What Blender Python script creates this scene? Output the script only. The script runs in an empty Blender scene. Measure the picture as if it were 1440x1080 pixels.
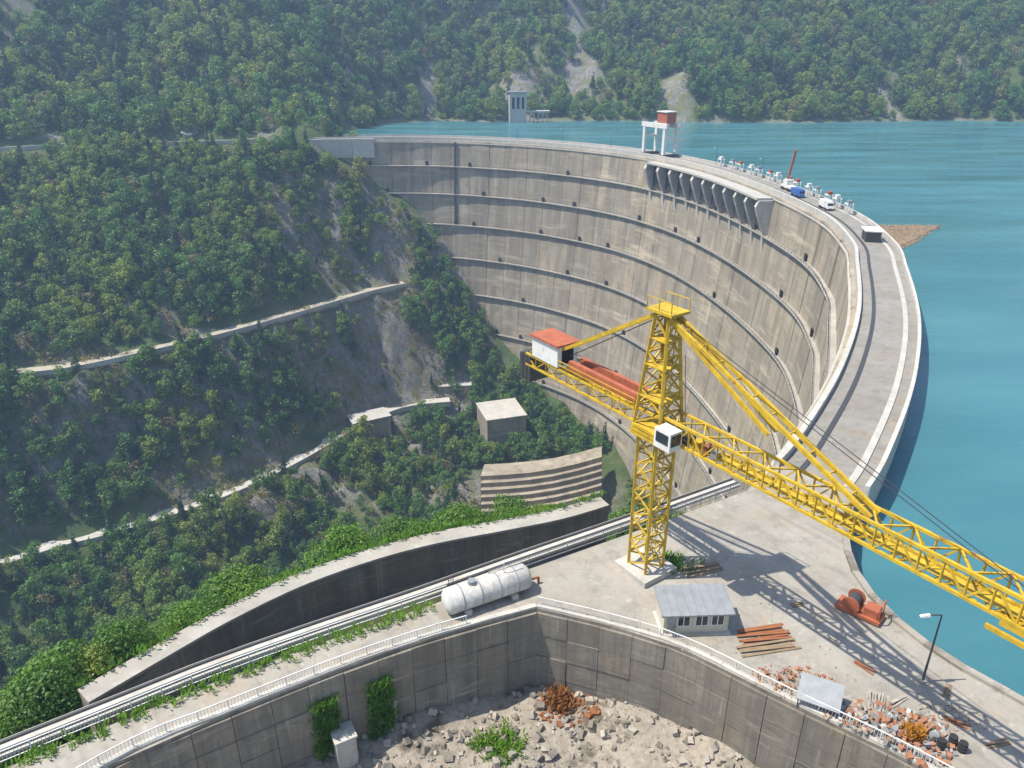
import bpy, bmesh, math, random
import numpy as np
from mathutils import Vector, Matrix
from mathutils.geometry import tessellate_polygon
random.seed(7); rng = np.random.default_rng(7)
S = bpy.context.scene; C = S.collection
# ------------------------------------------------------------------ camera
CAMH, PITCH, FPX = 50.0, math.radians(24), 1050.0
cam = bpy.data.cameras.new('camera'); camo = bpy.data.objects.new('camera', cam); C.objects.link(camo)
camo.location = (0, 0, CAMH); camo.rotation_euler = (math.pi/2-PITCH, 0, 0)
cam.sensor_width = 36; cam.lens = 36*FPX/1440; cam.clip_start = .5; cam.clip_end = 6000
S.camera = camo
# ------------------------------------------------------------------ sky, sun, exposure
SUN_EL = math.radians(62); SUN_H = Vector((-1, -.06, 0)).normalized()
W = bpy.data.worlds.new('World'); S.world = W; W.use_nodes = True
wn = W.node_tree.nodes; sky = wn.new('ShaderNodeTexSky'); sky.sky_type = 'NISHITA'; sky.sun_disc = False
sky.sun_elevation = SUN_EL; sky.sun_rotation = math.atan2(SUN_H.x, SUN_H.y)
W.node_tree.links.new(sky.outputs[0], wn['Background'].inputs[0]); wn['Background'].inputs[1].default_value = .15
sl = bpy.data.lights.new('sun', 'SUN'); so = bpy.data.objects.new('sun', sl); C.objects.link(so)
sl.energy = 5.0; sl.angle = math.radians(.5); sl.color = (1, .95, .86)
sd = Vector((SUN_H.x*math.cos(SUN_EL), SUN_H.y*math.cos(SUN_EL), math.sin(SUN_EL)))
so.rotation_euler = sd.to_track_quat('Z', 'Y').to_euler()
S.view_settings.view_transform = 'Standard'; S.view_settings.look = 'None'
S.view_settings.gamma = 1; S.view_settings.use_curve_mapping = False; S.view_settings.exposure = .66

# ------------------------------------------------------------------ helpers
def P(x, y, z=0.0):            # survey point: picture coordinates of a place whose level z is known
    u = (x-720)/FPX; v = (540-y)/FPX
    d = Vector((u, math.cos(PITCH)+v*math.sin(PITCH), -math.sin(PITCH)+v*math.cos(PITCH)))
    return Vector((0, 0, CAMH)) + d*((z-CAMH)/d.z)
def proj(p):
    z = p[2]-CAMH; w = p[1]*math.cos(PITCH)-z*math.sin(PITCH); v = p[1]*math.sin(PITCH)+z*math.cos(PITCH)
    return 720+FPX*p[0]/w, 540-FPX*v/w
def tag(o, label=None, cat=None, group=None, kind=None):
    if label: o['label'] = label
    if cat: o['category'] = cat
    if group: o['group'] = group
    if kind: o['kind'] = kind
    return o
def thing(name, label, cat, loc=(0, 0, 0), rz=0, group=None):
    o = bpy.data.objects.new(name, None); C.objects.link(o); o.location = loc; o.rotation_euler = (0, 0, rz)
    o.empty_display_size = .2
    return tag(o, label, cat, group)
def link(name, me, parent=None, mat=None):
    if mat is not None and not me.materials: me.materials.append(mat)
    o = bpy.data.objects.new(name, me); C.objects.link(o); o.parent = parent
    return o
class MB:
    def __init__(s): s.v = []; s.f = []
    def add(s, vs, fs):
        n = len(s.v); s.v += [tuple(v) for v in vs]; s.f += [tuple(i+n for i in f) for f in fs]; return s
    def hexa(s, p):            # 4 bottom, 4 top
        return s.add(p, [(3, 2, 1, 0), (4, 5, 6, 7), (0, 1, 5, 4), (1, 2, 6, 5), (2, 3, 7, 6), (3, 0, 4, 7)])
    def box(s, c, d, rz=0):
        M = Matrix.Rotation(rz, 3, 'Z'); c = Vector(c); a, b, h = d[0]/2, d[1]/2, d[2]/2
        return s.hexa([c+M@Vector(q) for q in ((-a, -b, -h), (a, -b, -h), (a, b, -h), (-a, b, -h), (-a, -b, h), (a, -b, h), (a, b, h), (-a, b, h))])
    def bar(s, a, b, w, h=None):
        a = Vector(a); b = Vector(b); h = h or w; t = (b-a).normalized()
        up = Vector((0, 0, 1)) if abs(t.z) < .95 else Vector((0, 1, 0))
        x = t.cross(up).normalized()*w/2; y = x.cross(t).normalized()*h/2
        return s.hexa([a-x-y, a+x-y, a+x+y, a-x+y, b-x-y, b+x-y, b+x+y, b-x+y])
    def tube(s, a, b, r, n=12, r2=None, cap=True):
        a = Vector(a); b = Vector(b); r2 = r if r2 is None else r2; t = (b-a).normalized()
        up = Vector((0, 0, 1)) if abs(t.z) < .95 else Vector((0, 1, 0))
        x = t.cross(up).normalized(); y = x.cross(t)
        vs = [a+(x*math.cos(k*2*math.pi/n)+y*math.sin(k*2*math.pi/n))*r for k in range(n)]
        vs += [b+(x*math.cos(k*2*math.pi/n)+y*math.sin(k*2*math.pi/n))*r2 for k in range(n)]
        fs = [(k, (k+1) % n, n+(k+1) % n, n+k) for k in range(n)]
        if cap: fs += [tuple(reversed(range(n))), tuple(range(n, 2*n))]
        return s.add(vs, fs)
    def strip(s, L, R):        # ribbon between two polylines
        n = len(L); return s.add(list(L)+list(R), [(i, i+1, n+i+1, n+i) for i in range(n-1)])
    def wall(s, L, R, z0, z1): # solid ribbon
        n = len(L)
        vs = [(p[0], p[1], z0) for p in L]+[(p[0], p[1], z0) for p in R]+[(p[0], p[1], z1) for p in L]+[(p[0], p[1], z1) for p in R]
        fs = []
        for i in range(n-1):
            fs += [(2*n+i, 2*n+i+1, 3*n+i+1, 3*n+i), (n+i, n+i+1, i+1, i), (i, i+1, 2*n+i+1, 2*n+i), (3*n+i, 3*n+i+1, n+i+1, n+i)]
        fs += [(0, 2*n, 3*n, n), (n-1, 2*n-1, 4*n-1, 3*n-1)]
        return s.add(vs, fs)
    def mesh(s, name='mesh'):
        me = bpy.data.meshes.new(name); me.from_pydata(s.v, [], s.f)
        bm = bmesh.new(); bm.from_mesh(me); bmesh.ops.recalc_face_normals(bm, faces=bm.faces); bm.to_mesh(me); bm.free()
        return me
    def build(s, name, mat, parent=None, smooth=False):
        me = s.mesh(name); o = link(name, me, parent, mat)
        if smooth: me.polygons.foreach_set('use_smooth', [True]*len(me.polygons))
        return o
UNIT = {}
def piece(name, a, b, w, h, mat, parent):      # a straight bar that shares one unit mesh per material
    k = mat.name
    if k not in UNIT:
        UNIT[k] = MB().box((0, 0, 0), (1, 1, 1)).mesh('bar'); UNIT[k].materials.append(mat)
    a = Vector(a); b = Vector(b); t = (b-a); L = t.length; t.normalize()
    up = Vector((0, 0, 1)) if abs(t.z) < .95 else Vector((0, 1, 0))
    x = t.cross(up).normalized(); y = x.cross(t)
    M = Matrix(((x.x*w, t.x*L, y.x*h, 0), (x.y*w, t.y*L, y.y*h, 0), (x.z*w, t.z*L, y.z*h, 0), (0, 0, 0, 1)))
    M.translation = (a+b)/2
    o = link(name, UNIT[k], parent); o.matrix_basis = M
    return o
def catmull(pts, step):
    pts = [Vector(p) for p in pts]; out = []
    for i in range(len(pts)-1):
        p0 = pts[max(i-1, 0)]; p1 = pts[i]; p2 = pts[i+1]; p3 = pts[min(i+2, len(pts)-1)]
        for k in range(12):
            t = k/12
            out.append(.5*((2*p1)+(p2-p0)*t+(2*p0-5*p1+4*p2-p3)*t*t+(3*p1-p0-3*p2+p3)*t**3))
    out.append(pts[-1])
    res = [out[0]]; acc = 0
    for a, b in zip(out, out[1:]):
        L = (b-a).length
        while L > 1e-6 and acc+L >= step:
            q = a+(b-a)*((step-acc)/L); res.append(q); a = q; L = (b-a).length; acc = 0
        acc += L
    return res
def normals(line):             # left-hand normals in plan
    out = []
    for i in range(len(line)):
        t = (line[min(i+1, len(line)-1)]-line[max(i-1, 0)]); t.z = 0; t.normalize(); out.append(Vector((-t.y, t.x, 0)))
    return out
def off(line, d):
    return [p+n*d for p, n in zip(line, normals(line))]
def dist_poly(xy, line):       # numpy distance of points to a polyline in plan
    d = np.full(len(xy), 1e9)
    for a, b in zip(line, line[1:]):
        a2 = np.array(a[:2]); ab = np.array(b[:2])-a2; L = ab@ab+1e-9
        t = np.clip(((xy-a2)@ab)/L, 0, 1); q = a2+t[:, None]*ab
        d = np.minimum(d, np.hypot(*(xy-q).T))
    return d
def inside(xy, poly):
    r = np.zeros(len(xy), bool); n = len(poly)
    for i in range(n):
        x1, y1 = poly[i][:2]; x2, y2 = poly[(i+1) % n][:2]
        c = ((y1 > xy[:, 1]) != (y2 > xy[:, 1])) & (xy[:, 0] < (x2-x1)*(xy[:, 1]-y1)/(y2-y1+1e-12)+x1)
        r ^= c
    return r
# ------------------------------------------------------------------ materials
class N:
    def __init__(s, name):
        s.m = bpy.data.materials.new(name); s.m.use_nodes = True; s.t = s.m.node_tree; s.b = s.t.nodes['Principled BSDF']
        s.pos = s.t.nodes.new('ShaderNodeNewGeometry').outputs['Position']
    def n(s, ty, **k):
        o = s.t.nodes.new(ty)
        for a, b in k.items():
            if a.startswith('i_'): s.set(o.inputs[a[2:].replace('_', ' ')], b)
            else: setattr(o, a, b)
        return o
    def set(s, i, v):
        if isinstance(v, bpy.types.NodeSocket): s.t.links.new(v, i)
        else: i.default_value = v
    def noise(s, scale, stretch=(1, 1, 1), detail=5, rough=.6, vec=None):
        mp = s.n('ShaderNodeMapping'); s.set(mp.inputs[0], vec or s.pos); mp.inputs['Scale'].default_value = stretch
        return s.n('ShaderNodeTexNoise', i_Vector=mp.outputs[0], i_Scale=scale, i_Detail=detail, i_Roughness=rough).outputs['Fac']
    def ramp(s, f, a, b, c0=0., c1=1.):
        r = s.n('ShaderNodeMapRange', i_Value=f); r.inputs[1].default_value = a; r.inputs[2].default_value = b
        r.inputs[3].default_value = c0; r.inputs[4].default_value = c1; return r.outputs[0]
    def mix(s, f, a, b, mode='MIX'):
        o = s.n('ShaderNodeMix', data_type='RGBA', blend_type=mode)
        for sock, v in ((o.inputs[0], f), (o.inputs[6], a), (o.inputs[7], b)):
            if isinstance(v, tuple) and len(v) == 3: v = (*v, 1)
            s.set(sock, v)
        return o.outputs[2]
    def math(s, op, a, b=0.):
        o = s.n('ShaderNodeMath', operation=op); s.set(o.inputs[0], a); s.set(o.inputs[1], b); return o.outputs[0]
    def rnd(s): return s.n('ShaderNodeObjectInfo').outputs['Random']
    def bump(s, f, strength=.3, dist=.1):
        o = s.n('ShaderNodeBump', i_Height=f, i_Strength=strength, i_Distance=dist); s.set(s.b.inputs['Normal'], o.outputs[0])
    def done(s, col, rough=.85, metal=0.):
        s.set(s.b.inputs['Base Color'], (*col, 1) if isinstance(col, tuple) else col); s.set(s.b.inputs['Roughness'], rough); s.set(s.b.inputs['Metallic'], metal)
        return s.m
def concrete(name, base, stain, warm=(.34, .27, .17), sc=.12, streak=.5, dark=.55, lifts=0., crack=0., blotch=.5):
    m = N(name)
    big = m.ramp(m.noise(sc, detail=8, rough=.65), .36, .64)
    c = m.mix(big, base, stain)
    w = m.ramp(m.noise(sc*1.7, (1, 1, .45), 7, .7), .5, .7)
    c = m.mix(m.math('MULTIPLY', w, .65), c, warm)
    bl = m.ramp(m.noise(sc*4, detail=8, rough=.75), .52, .68)
    c = m.mix(m.math('MULTIPLY', bl, blotch), c, tuple(k*.62 for k in stain))
    for f, lo_, hi_, amt, k_ in ((4, .47, .66, streak, dark), (13, .5, .7, streak*.8, dark*1.15)):
        st = m.ramp(m.noise(sc*f, (1, 1, .045), 6, .65), lo_, hi_)
        c = m.mix(m.math('MULTIPLY', st, amt), c, tuple(k*k_ for k in base))
    if lifts:
        bd = m.ramp(m.noise(sc*2.2, (.35, .35, 2.6), 7, .7), .46, .64); c = m.mix(m.math('MULTIPLY', bd, .8), c, tuple(k*.5 for k in base))
        bw = m.ramp(m.noise(sc*2.6, (.3, .3, 2.2), 6, .7), .54, .68); c = m.mix(m.math('MULTIPLY', bw, .7), c, tuple(min(.7, k*1.45) for k in base))
    li = m.ramp(m.noise(sc*9, (1, 1, .08), 5), .58, .74)
    c = m.mix(m.math('MULTIPLY', li, .5), c, tuple(min(.7, k*1.6) for k in base))
    c = m.mix(m.ramp(m.rnd(), 0, 1, 0, .38), c, tuple(k*.62 for k in stain))
    fine = m.noise(2.2, detail=8, rough=.75)
    c = m.mix(m.ramp(fine, .3, .75, 0, .5), c, tuple(k*.55 for k in base))
    if lifts:
        sx = m.n('ShaderNodeSeparateXYZ', i_Vector=m.pos).outputs[2]
        fr = m.math('FRACT', m.math('ADD', m.math('MULTIPLY', sx, 1/lifts), m.math('MULTIPLY', m.noise(.08), .25)))
        c = m.mix(m.math('MULTIPLY', m.ramp(fr, .8, 1., 0, .7), m.ramp(m.noise(.06, detail=5), .4, .6)), c, tuple(k*.45 for k in base))
    if crack:
        vo = m.n('ShaderNodeTexVoronoi', feature='DISTANCE_TO_EDGE', i_Vector=m.mix(.12, m.pos, m.n('ShaderNodeTexNoise', i_Vector=m.pos, i_Scale=.5, i_Detail=6.).outputs['Color'], 'ADD'), i_Scale=crack).outputs['Distance']
        c = m.mix(m.math('MULTIPLY', m.ramp(vo, .0, .012, .5, 0), m.ramp(m.noise(.3), .5, .62)), c, tuple(k*.35 for k in base))
    if crack:
        oil = m.ramp(m.noise(.35, detail=8, rough=.7), .6, .72); c = m.mix(m.math('MULTIPLY', oil, .6), c, (.11, .095, .075))
        mp_ = m.n('ShaderNodeMapping', i_Vector=m.pos); mp_.inputs['Rotation'].default_value = (0, 0, .96)
        ty = m.ramp(m.noise(.9, (.05, 1, 1), 5, .6, mp_.outputs[0]), .54, .68); c = m.mix(m.math('MULTIPLY', ty, .4), c, (.17, .15, .125))
        ru = m.ramp(m.noise(.22, detail=7, rough=.7), .6, .7); c = m.mix(m.math('MULTIPLY', ru, .5), c, (.34, .2, .09))
    m.bump(fine, .5, .1)
    return m.done(c, .9)
def plain(name, col, rough=.6, metal=0., var=.25, rust=None):
    m = N(name); f = m.noise(1.1, detail=5, rough=.7)
    c = m.mix(m.ramp(f, .3, .7, 0, 1), col, tuple(k*(1-var) for k in col))
    if rust: c = m.mix(m.ramp(m.noise(.9, (1, 1, .5), 6, .75), .56, .7), c, rust)
    return m.done(c, rough, metal)
M_DAM = concrete('dam concrete', (.45, .38, .275), (.27, .235, .18), (.46, .325, .16), .03, 1.0, .34, 3., 0, .85)
M_LEDGE = concrete('ledge concrete', (.46, .43, .37), (.34, .31, .26), (.36, .28, .17), .06, .5, .5)
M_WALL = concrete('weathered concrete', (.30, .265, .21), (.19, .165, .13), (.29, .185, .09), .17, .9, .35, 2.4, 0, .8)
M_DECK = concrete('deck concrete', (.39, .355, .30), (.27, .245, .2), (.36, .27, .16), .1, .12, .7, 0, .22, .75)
M_CREST = concrete('worn crest paving', (.31, .29, .25), (.22, .2, .17), (.3, .22, .13), .12, .15, .6, 0, .2, .8)
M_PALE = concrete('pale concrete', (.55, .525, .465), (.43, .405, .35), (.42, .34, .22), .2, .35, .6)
M_ROAD = concrete('road asphalt', (.20, .195, .185), (.145, .14, .135), (.2, .17, .12), .2, .2, .7)
M_YEL = plain('yellow crane paint', (.60, .39, .02), .6, var=.42, rust=(.24, .125, .03))
M_RED = plain('faded orange red paint', (.42, .115, .05), .65, var=.4, rust=(.22, .09, .045))
M_WHITE = plain('white paint', (.70, .69, .64), .5, var=.2, rust=(.36, .30, .22))
M_TANK = concrete('stained white tank paint', (.60, .58, .53), (.5, .48, .43), (.34, .22, .12), .5, .75, .5)
M_CREAM = plain('cream paint', (.52, .47, .36), .6, var=.15)
M_GREY = plain('grey sheet metal', (.30, .31, .31), .45, .2)
M_STEEL = plain('dark steel', (.085, .083, .08), .5, .4)
M_RUST = plain('rusty steel', (.27, .10, .035), .85, rust=(.12, .05, .025))
M_BLUE = plain('blue paint', (.04, .13, .38), .45)
M_BLACK = plain('black rubber', (.02, .02, .02), .8)
M_WOOD = plain('grey brown timber', (.27, .19, .11), .85, var=.4)
M_BRICK = plain('broken red brick', (.38, .17, .085), .9, var=.4)
M_STONE = plain('broken stone', (.40, .355, .29), .95, var=.5, rust=(.24, .17, .1))
M_DARKHOLE = plain('dark doorway', (.012, .012, .013), .9)
def glass():
    m = N('window glass'); m.b.inputs['Roughness'].default_value = .06; return m.done((.03, .04, .045), .06)
M_GLASS = glass()
def leafmat(name, a, b, c, patch=None):
    m = N(name); r = m.rnd()
    col = m.mix(m.ramp(r, 0, .8), a, b); col = m.mix(m.ramp(r, .8, 1.), col, c)
    if patch: col = m.mix(m.math('MULTIPLY', m.ramp(m.noise(.016, detail=4), .47, .6), m.ramp(r, 0, 1, .35, 1.)), col, patch)
    col = m.mix(m.ramp(m.noise(1.2), .35, .7, 0, .4), col, tuple(k*1.5 for k in b))
    s = m.t.nodes.new('ShaderNodeBsdfTranslucent'); m.t.links.new(col, s.inputs[0])
    m.done(col, .55)
    x = m.t.nodes.new('ShaderNodeMixShader'); x.inputs[0].default_value = .42
    m.t.links.new(m.b.outputs[0], x.inputs[1]); m.t.links.new(s.outputs[0], x.inputs[2])
    m.t.links.new(x.outputs[0], m.t.nodes['Material Output'].inputs[0]); return m.m
M_LEAF = leafmat('broad leaves', (.055, .135, .016), (.125, .24, .024), (.22, .26, .035))
M_LEAF_FAR = leafmat('far broad leaves', (.05, .135, .03), (.12, .235, .034), (.24, .25, .035), (.27, .29, .03))
M_CONIFER = leafmat('dark needles', (.022, .06, .028), (.04, .09, .035), (.05, .1, .03))
M_DRYLEAF = leafmat('dry leaves', (.2, .17, .07), (.25, .2, .08), (.22, .14, .06))
M_GRASS = leafmat('green weeds', (.09, .21, .015), (.15, .28, .02), (.2, .25, .03))
M_BARK = plain('bark', (.09, .07, .05), .95)
def ground():
    m = N('hillside ground')
    nz = m.n('ShaderNodeSeparateXYZ', i_Vector=m.t.nodes['Geometry'].outputs['Normal']).outputs[2]
    f = m.noise(.05, detail=8, rough=.65)
    c = m.mix(m.ramp(f, .38, .62), (.06, .11, .025), (.13, .16, .045))
    c = m.mix(m.ramp(m.noise(.02, detail=6), .6, .7), c, (.22, .2, .13))
    rk = m.ramp(m.math('ADD', m.math('MULTIPLY', nz, -1), m.math('MULTIPLY', m.noise(.12, detail=8, rough=.75), .3)), -.50, -.36)
    rc = m.mix(m.ramp(m.noise(.35, (1, 1, .5), 9, .8), .34, .66), (.13, .12, .105), (.47, .44, .39)); rc = m.mix(m.ramp(m.noise(.9, (1, 1, 2.4), 8, .8), .5, .6, 0, .8), rc, (.1, .09, .075)); rc = m.mix(m.ramp(m.noise(.11, detail=8, rough=.75), .48, .58, 0, .85), rc, (.2, .19, .05))
    at = m.n('ShaderNodeAttribute', attribute_name='rock').outputs['Fac']
    c = m.mix(m.math('MAXIMUM', rk, at), c, rc)
    m.bump(m.noise(.45, (1, 1, 1.8), 10, .82), 1., 2.6)
    return m.done(c, .95)
M_GROUND = ground()
def watermat():
    m = N('lake water'); f = m.noise(.012, (1, 3, 1), 6)
    c = m.mix(m.ramp(f, .35, .65), (.036, .13, .152), (.058, .175, .192))
    w = m.noise(.55, (1, 2.2, 1), 5, .6)
    w2 = m.noise(.09, (1, 3, 1), 5, .6); m.bump(m.math('ADD', w, w2), .16, .3); m.b.inputs['Specular IOR Level'].default_value = .35
    return m.done(c, m.ramp(m.noise(.012, (1, 5, 1), 6), .35, .65, .1, .42))
M_WATER = watermat()
def earth(name, a, b, sc):
    m = N(name); f = m.noise(sc, detail=9, rough=.75); c = m.mix(m.ramp(f, .3, .7), a, b)
    c = m.mix(m.ramp(m.noise(sc*.2), .55, .66), c, tuple(k*.55 for k in a)); m.bump(f, .9, .35); return m.done(c, .95)
M_RUBBLE = earth('rubble floor', (.2, .165, .12), (.42, .37, .3), 1.3)
M_SCREE = earth('pale scree', (.30, .29, .27), (.44, .42, .39), .3)
M_DIRT = earth('dirt track', (.30, .26, .19), (.42, .37, .28), .5)

# ------------------------------------------------------------------ the plan of the place (metres, z = 0 is the crest)
V = Vector
OUT = catmull([(-215, 470, 0), (-160, 492, 0), (-105, 502, 0), (-48, 502, 0), (0, 486, 0), (40, 460, 0), (74, 424, 0), (98, 376, 0), (111, 318, 0), (115, 254, 0), (108, 210, 0),
               (98, 182, 0), (82.4, 144.4, 0), (65.6, 112.3, 0), (49.3, 86.7, 0), (40.5, 75, 0), (37, 67, 0), (36.4, 60, 0), (38.6, 53, 0), (43.2, 46.7, 0), (56, 32, 0), (80, 8, 0), (104, -20, 0)], 3.5)
# walking along OUT the valley lies on the right hand
CW = 11.0                                     # crest width
k_end = min(range(len(OUT)), key=lambda i: (OUT[i]-V((49.3, 86.7, 0))).length)
k_beg = min(range(len(OUT)), key=lambda i: (OUT[i]-V((-126, 500, 0))).length)
INN = off(OUT, -CW)
TRACK = [P(1050, 690), P(900, 745), P(745, 800), P(600, 853), P(450, 905), P(300, 960), P(130, 1030), V((-52, 31.5, 0)), V((-80, 14, 0))]   # valley edge of the plaza and walkway
PITL = [P(755, 855), P(640, 887), P(560, 912), P(460, 948), P(300, 1012), P(150, 1078), V((-46, 25, 0)), V((-74, 8, 0))]
PITR = [P(755, 855), P(860, 880), P(960, 912), P(1100, 982), P(1290, 1075), V((40, 32, 0)), V((60, 14, 0)), V((84, -10, 0))]
ROAD1 = [V((-420, 385, 0)), V((-300, 432, 0)), V((-259, 458, 0)), V((-193, 470, 0)), V((-150, 484, 0))]
ROAD2 = [P(x, y, -85) for x, y in ((-150, 560), (0, 527), (90, 516), (170, 500), (300, 470), (420, 437), (520, 408), (578, 396))]
ROAD3 = [P(x, y, -150) for x, y in ((-120, 830), (80, 765), (160, 745), (300, 700), (400, 655), (490, 605), (560, 572), (640, 562))]
WALL4 = [P(x, y, -9) for x, y in ((120, 985), (240, 915), (320, 870), (420, 822), (520, 786), (610, 762), (700, 745), (790, 727), (860, 706))]

# ------------------------------------------------------------------ terrain
class RBF:
    def __init__(s, pts):
        s.p = np.array([(p[0], p[1]) for p in pts], float); z = np.array([p[2] for p in pts], float); n = len(pts)
        r = np.hypot(s.p[:, None, 0]-s.p[None, :, 0], s.p[:, None, 1]-s.p[None, :, 1])
        A = np.zeros((n+3, n+3)); A[:n, :n] = r+np.eye(n)*1e-3; A[:n, n] = 1; A[:n, n+1:] = s.p; A[n, :n] = 1; A[n+1:, :n] = s.p.T
        s.w = np.linalg.solve(A, np.concatenate([z, [0, 0, 0]]))
    def __call__(s, xy):
        r = np.hypot(xy[:, None, 0]-s.p[None, :, 0], xy[:, None, 1]-s.p[None, :, 1]); n = len(s.p)
        return r@s.w[:n]+s.w[n]+xy@s.w[n+1:]
def vnoise(xy, s, seed, octs=4):
    out = np.zeros(len(xy)); a = 1.; g = np.random.default_rng(seed).random((256, 256))
    for o in range(octs):
        q = xy/s+o*17.3; i = np.floor(q).astype(int); f = q-i; f = f*f*(3-2*f)
        h = lambda dx, dy: g[(i[:, 0]+dx) % 256, (i[:, 1]+dy) % 256]
        out += a*((h(0, 0)*(1-f[:, 0])+h(1, 0)*f[:, 0])*(1-f[:, 1])+(h(0, 1)*(1-f[:, 0])+h(1, 1)*f[:, 0])*f[:, 1]-.5)
        a *= .5; s *= .5
    return out
def dense(line, step):
    return catmull(line, step)
R1, R2, R3 = dense(ROAD1, 8), dense(ROAD2, 8), dense(ROAD3, 8)
W4 = dense(WALL4, 2.5)
TR = dense(TRACK[:7]+[V((-52, 31.5, 0)), V((-80, 14, 0))], 2.0)
cp = []
for L in (R1, R2, R3):
    for d in (-4.5, 0, 4.5): cp += off(L, d)[::3]
cp += [V((-126, 497, 0)), V((-100, 486, -17)), V((-71, 482, -42)), V((-58, 478, -64)), V((-50, 470, -86)), V((-42, 452, -128)), V((-15, 420, -166)), V((30, 370, -172)), V((70, 300, -172))]
cp += [V((-60, 400, -168)), V((-40, 330, -176)), V((-90, 270, -178)), V((-180, 205, -185)), V((-300, 120, -195)), V((-420, 60, -205))]          # river bed
cp += [V((p.x, p.y, -15)) for p in W4[::4]] + [V((p.x, p.y, -19)) for p in off(W4, 9)[::4]]
cp += [V((p.x, p.y, -15)) for p in TR[::5]] + [V((p.x, p.y, -15)) for p in off(TR, -8)[::8]]
cp += [V((p.x, p.y, -60)) for p in off(W4, 55)[::8]] + [V((60, 190, -120)), V((45, 130, -70)), V((20, 120, -62)), V((75, 150, -85))]
cp += [V((-60, 55, -24)), V((-85, 70, -50)), V((-110, 40, -40)), V((-120, 110, -100)), V((-200, 40, -90)), V((-75, 35, -18)), V((-40, 100, -52))]
cp += [V((-420, 300, -50)), V((-480, 220, -80)), V((-520, 420, 30)), V((-430, 440, 40))]
HV = RBF(cp)
VALLEY_POLY = [(p.x, p.y) for p in off(OUT, -4)[:k_end+2]]+[(30, 70), (10, 66), (-20, 48), (-80, 10), (-560, -40), (-560, 520), (-300, 520)]
def blob(xy, c, rx, ry, a=0):
    d = xy-np.array(c); ca, sa = math.cos(a), math.sin(a); u = (d[:, 0]*ca+d[:, 1]*sa)/rx; v = (-d[:, 0]*sa+d[:, 1]*ca)/ry
    return np.clip(1.6-1.3*np.hypot(u, v)+vnoise(xy, 14, 9, 3)*.8, 0, 1)
def rock_v(p):
    xy = p[:, :2]; r = np.zeros(len(p))
    for px, py, z, rx, ry in ((430, 400, -80, 34, 16), (530, 440, -95, 30, 24), (250, 455, -78, 40, 7), (340, 720, -158, 40, 16), (450, 660, -152, 34, 16), (560, 620, -160, 40, 26), (380, 240, -20, 12, 14), (700, 690, -170, 60, 30), (470, 320, -50, 10, 16), (600, 560, -150, 30, 22), (120, 478, -75, 46, 9), (350, 560, -110, 22, 20), (480, 500, -110, 26, 20), (560, 480, -118, 18, 26), (150, 690, -145, 30, 8), (540, 360, -70, 12, 14)):
        c = P(px, py, z); r = np.maximum(r, blob(xy, (c.x, c.y), rx, ry))
    return r
def hv(xy):
    z = HV(xy); dr = np.minimum(np.minimum(dist_poly(xy, R1), dist_poly(xy, R2)), dist_poly(xy, R3))
    near = np.clip((np.hypot(xy[:, 0], xy[:, 1])-90)/80, 0, 1); k = np.clip((dr-6)/14, 0, 1)*near
    rr = rock_v(np.column_stack([xy, z]))*np.clip((dr-6)/8, 0, 1)*near
    return z+k*(vnoise(xy, 46, 3, 5)*17)+rr*(np.abs(vnoise(xy, 17, 8, 5))*15-2+np.abs(vnoise(xy*np.array([1.8, .7]), 9, 18, 4))*7)-.35
mc = [V((x, 662+12*math.sin(x*.02)+6*math.sin(x*.07), -5)) for x in range(-70, 1300, 40)]
mc += [V((x, 645, -14)) for x in range(-40, 1300, 60)]+[V((-96, 640, -7)), V((-118, 590, -7)), V((-128, 545, -6)), V((-128, 512, -2)), V((-100, 560, -16)), V((-80, 600, -18)), V((-40, 560, -30)), V((100, 520, -60)), V((300, 400, -80)), V((700, 300, -80)), V((1200, 200, -80))]
mc += [V((-150, 500, 1)), V((-193, 482, 1)), V((-259, 470, 1)), V((-300, 444, 1)), V((-420, 397, 1))]
mc += [V((-170, 560, 22)), V((-260, 545, 42)), V((-360, 520, 62)), V((-480, 470, 72)), V((-190, 640, 75)), V((-330, 640, 135)), V((-500, 600, 165)), V((-120, 700, 60)), V((-200, 760, 150)), V((-420, 780, 235))]
mc += [V((x, 760+25*math.sin(x*.013), 62+14*math.sin(x*.031))) for x in range(-20, 1300, 60)]+[V((x, 880, 150+25*math.sin(x*.017))) for x in range(-60, 1300, 80)]+[V((x, 1080, 270)) for x in range(-600, 1300, 120)]
mc += [V((5, 676, 4)), V((8, 700, 44)), V((12, 716, 62)), V((-25, 705, 22)), V((45, 705, 24)), V((110, 690, 14)), V((150, 700, 36))]
HM = RBF(mc)
def hm(xy):
    z = HM(xy); k = np.clip((z+7)/25, 0, 1)
    return z+k*(vnoise(xy, 90, 5, 6)*34)-.4
LAKE_Z = -4.0
MPOLY = [(-128, 512), (-150, 497), (-193, 479), (-259, 467), (-300, 441), (-420, 394), (-560, 400), (-700, 1100), (1300, 1100), (1300, 150), (700, 250), (200, 480), (-60, 530)]
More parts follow.
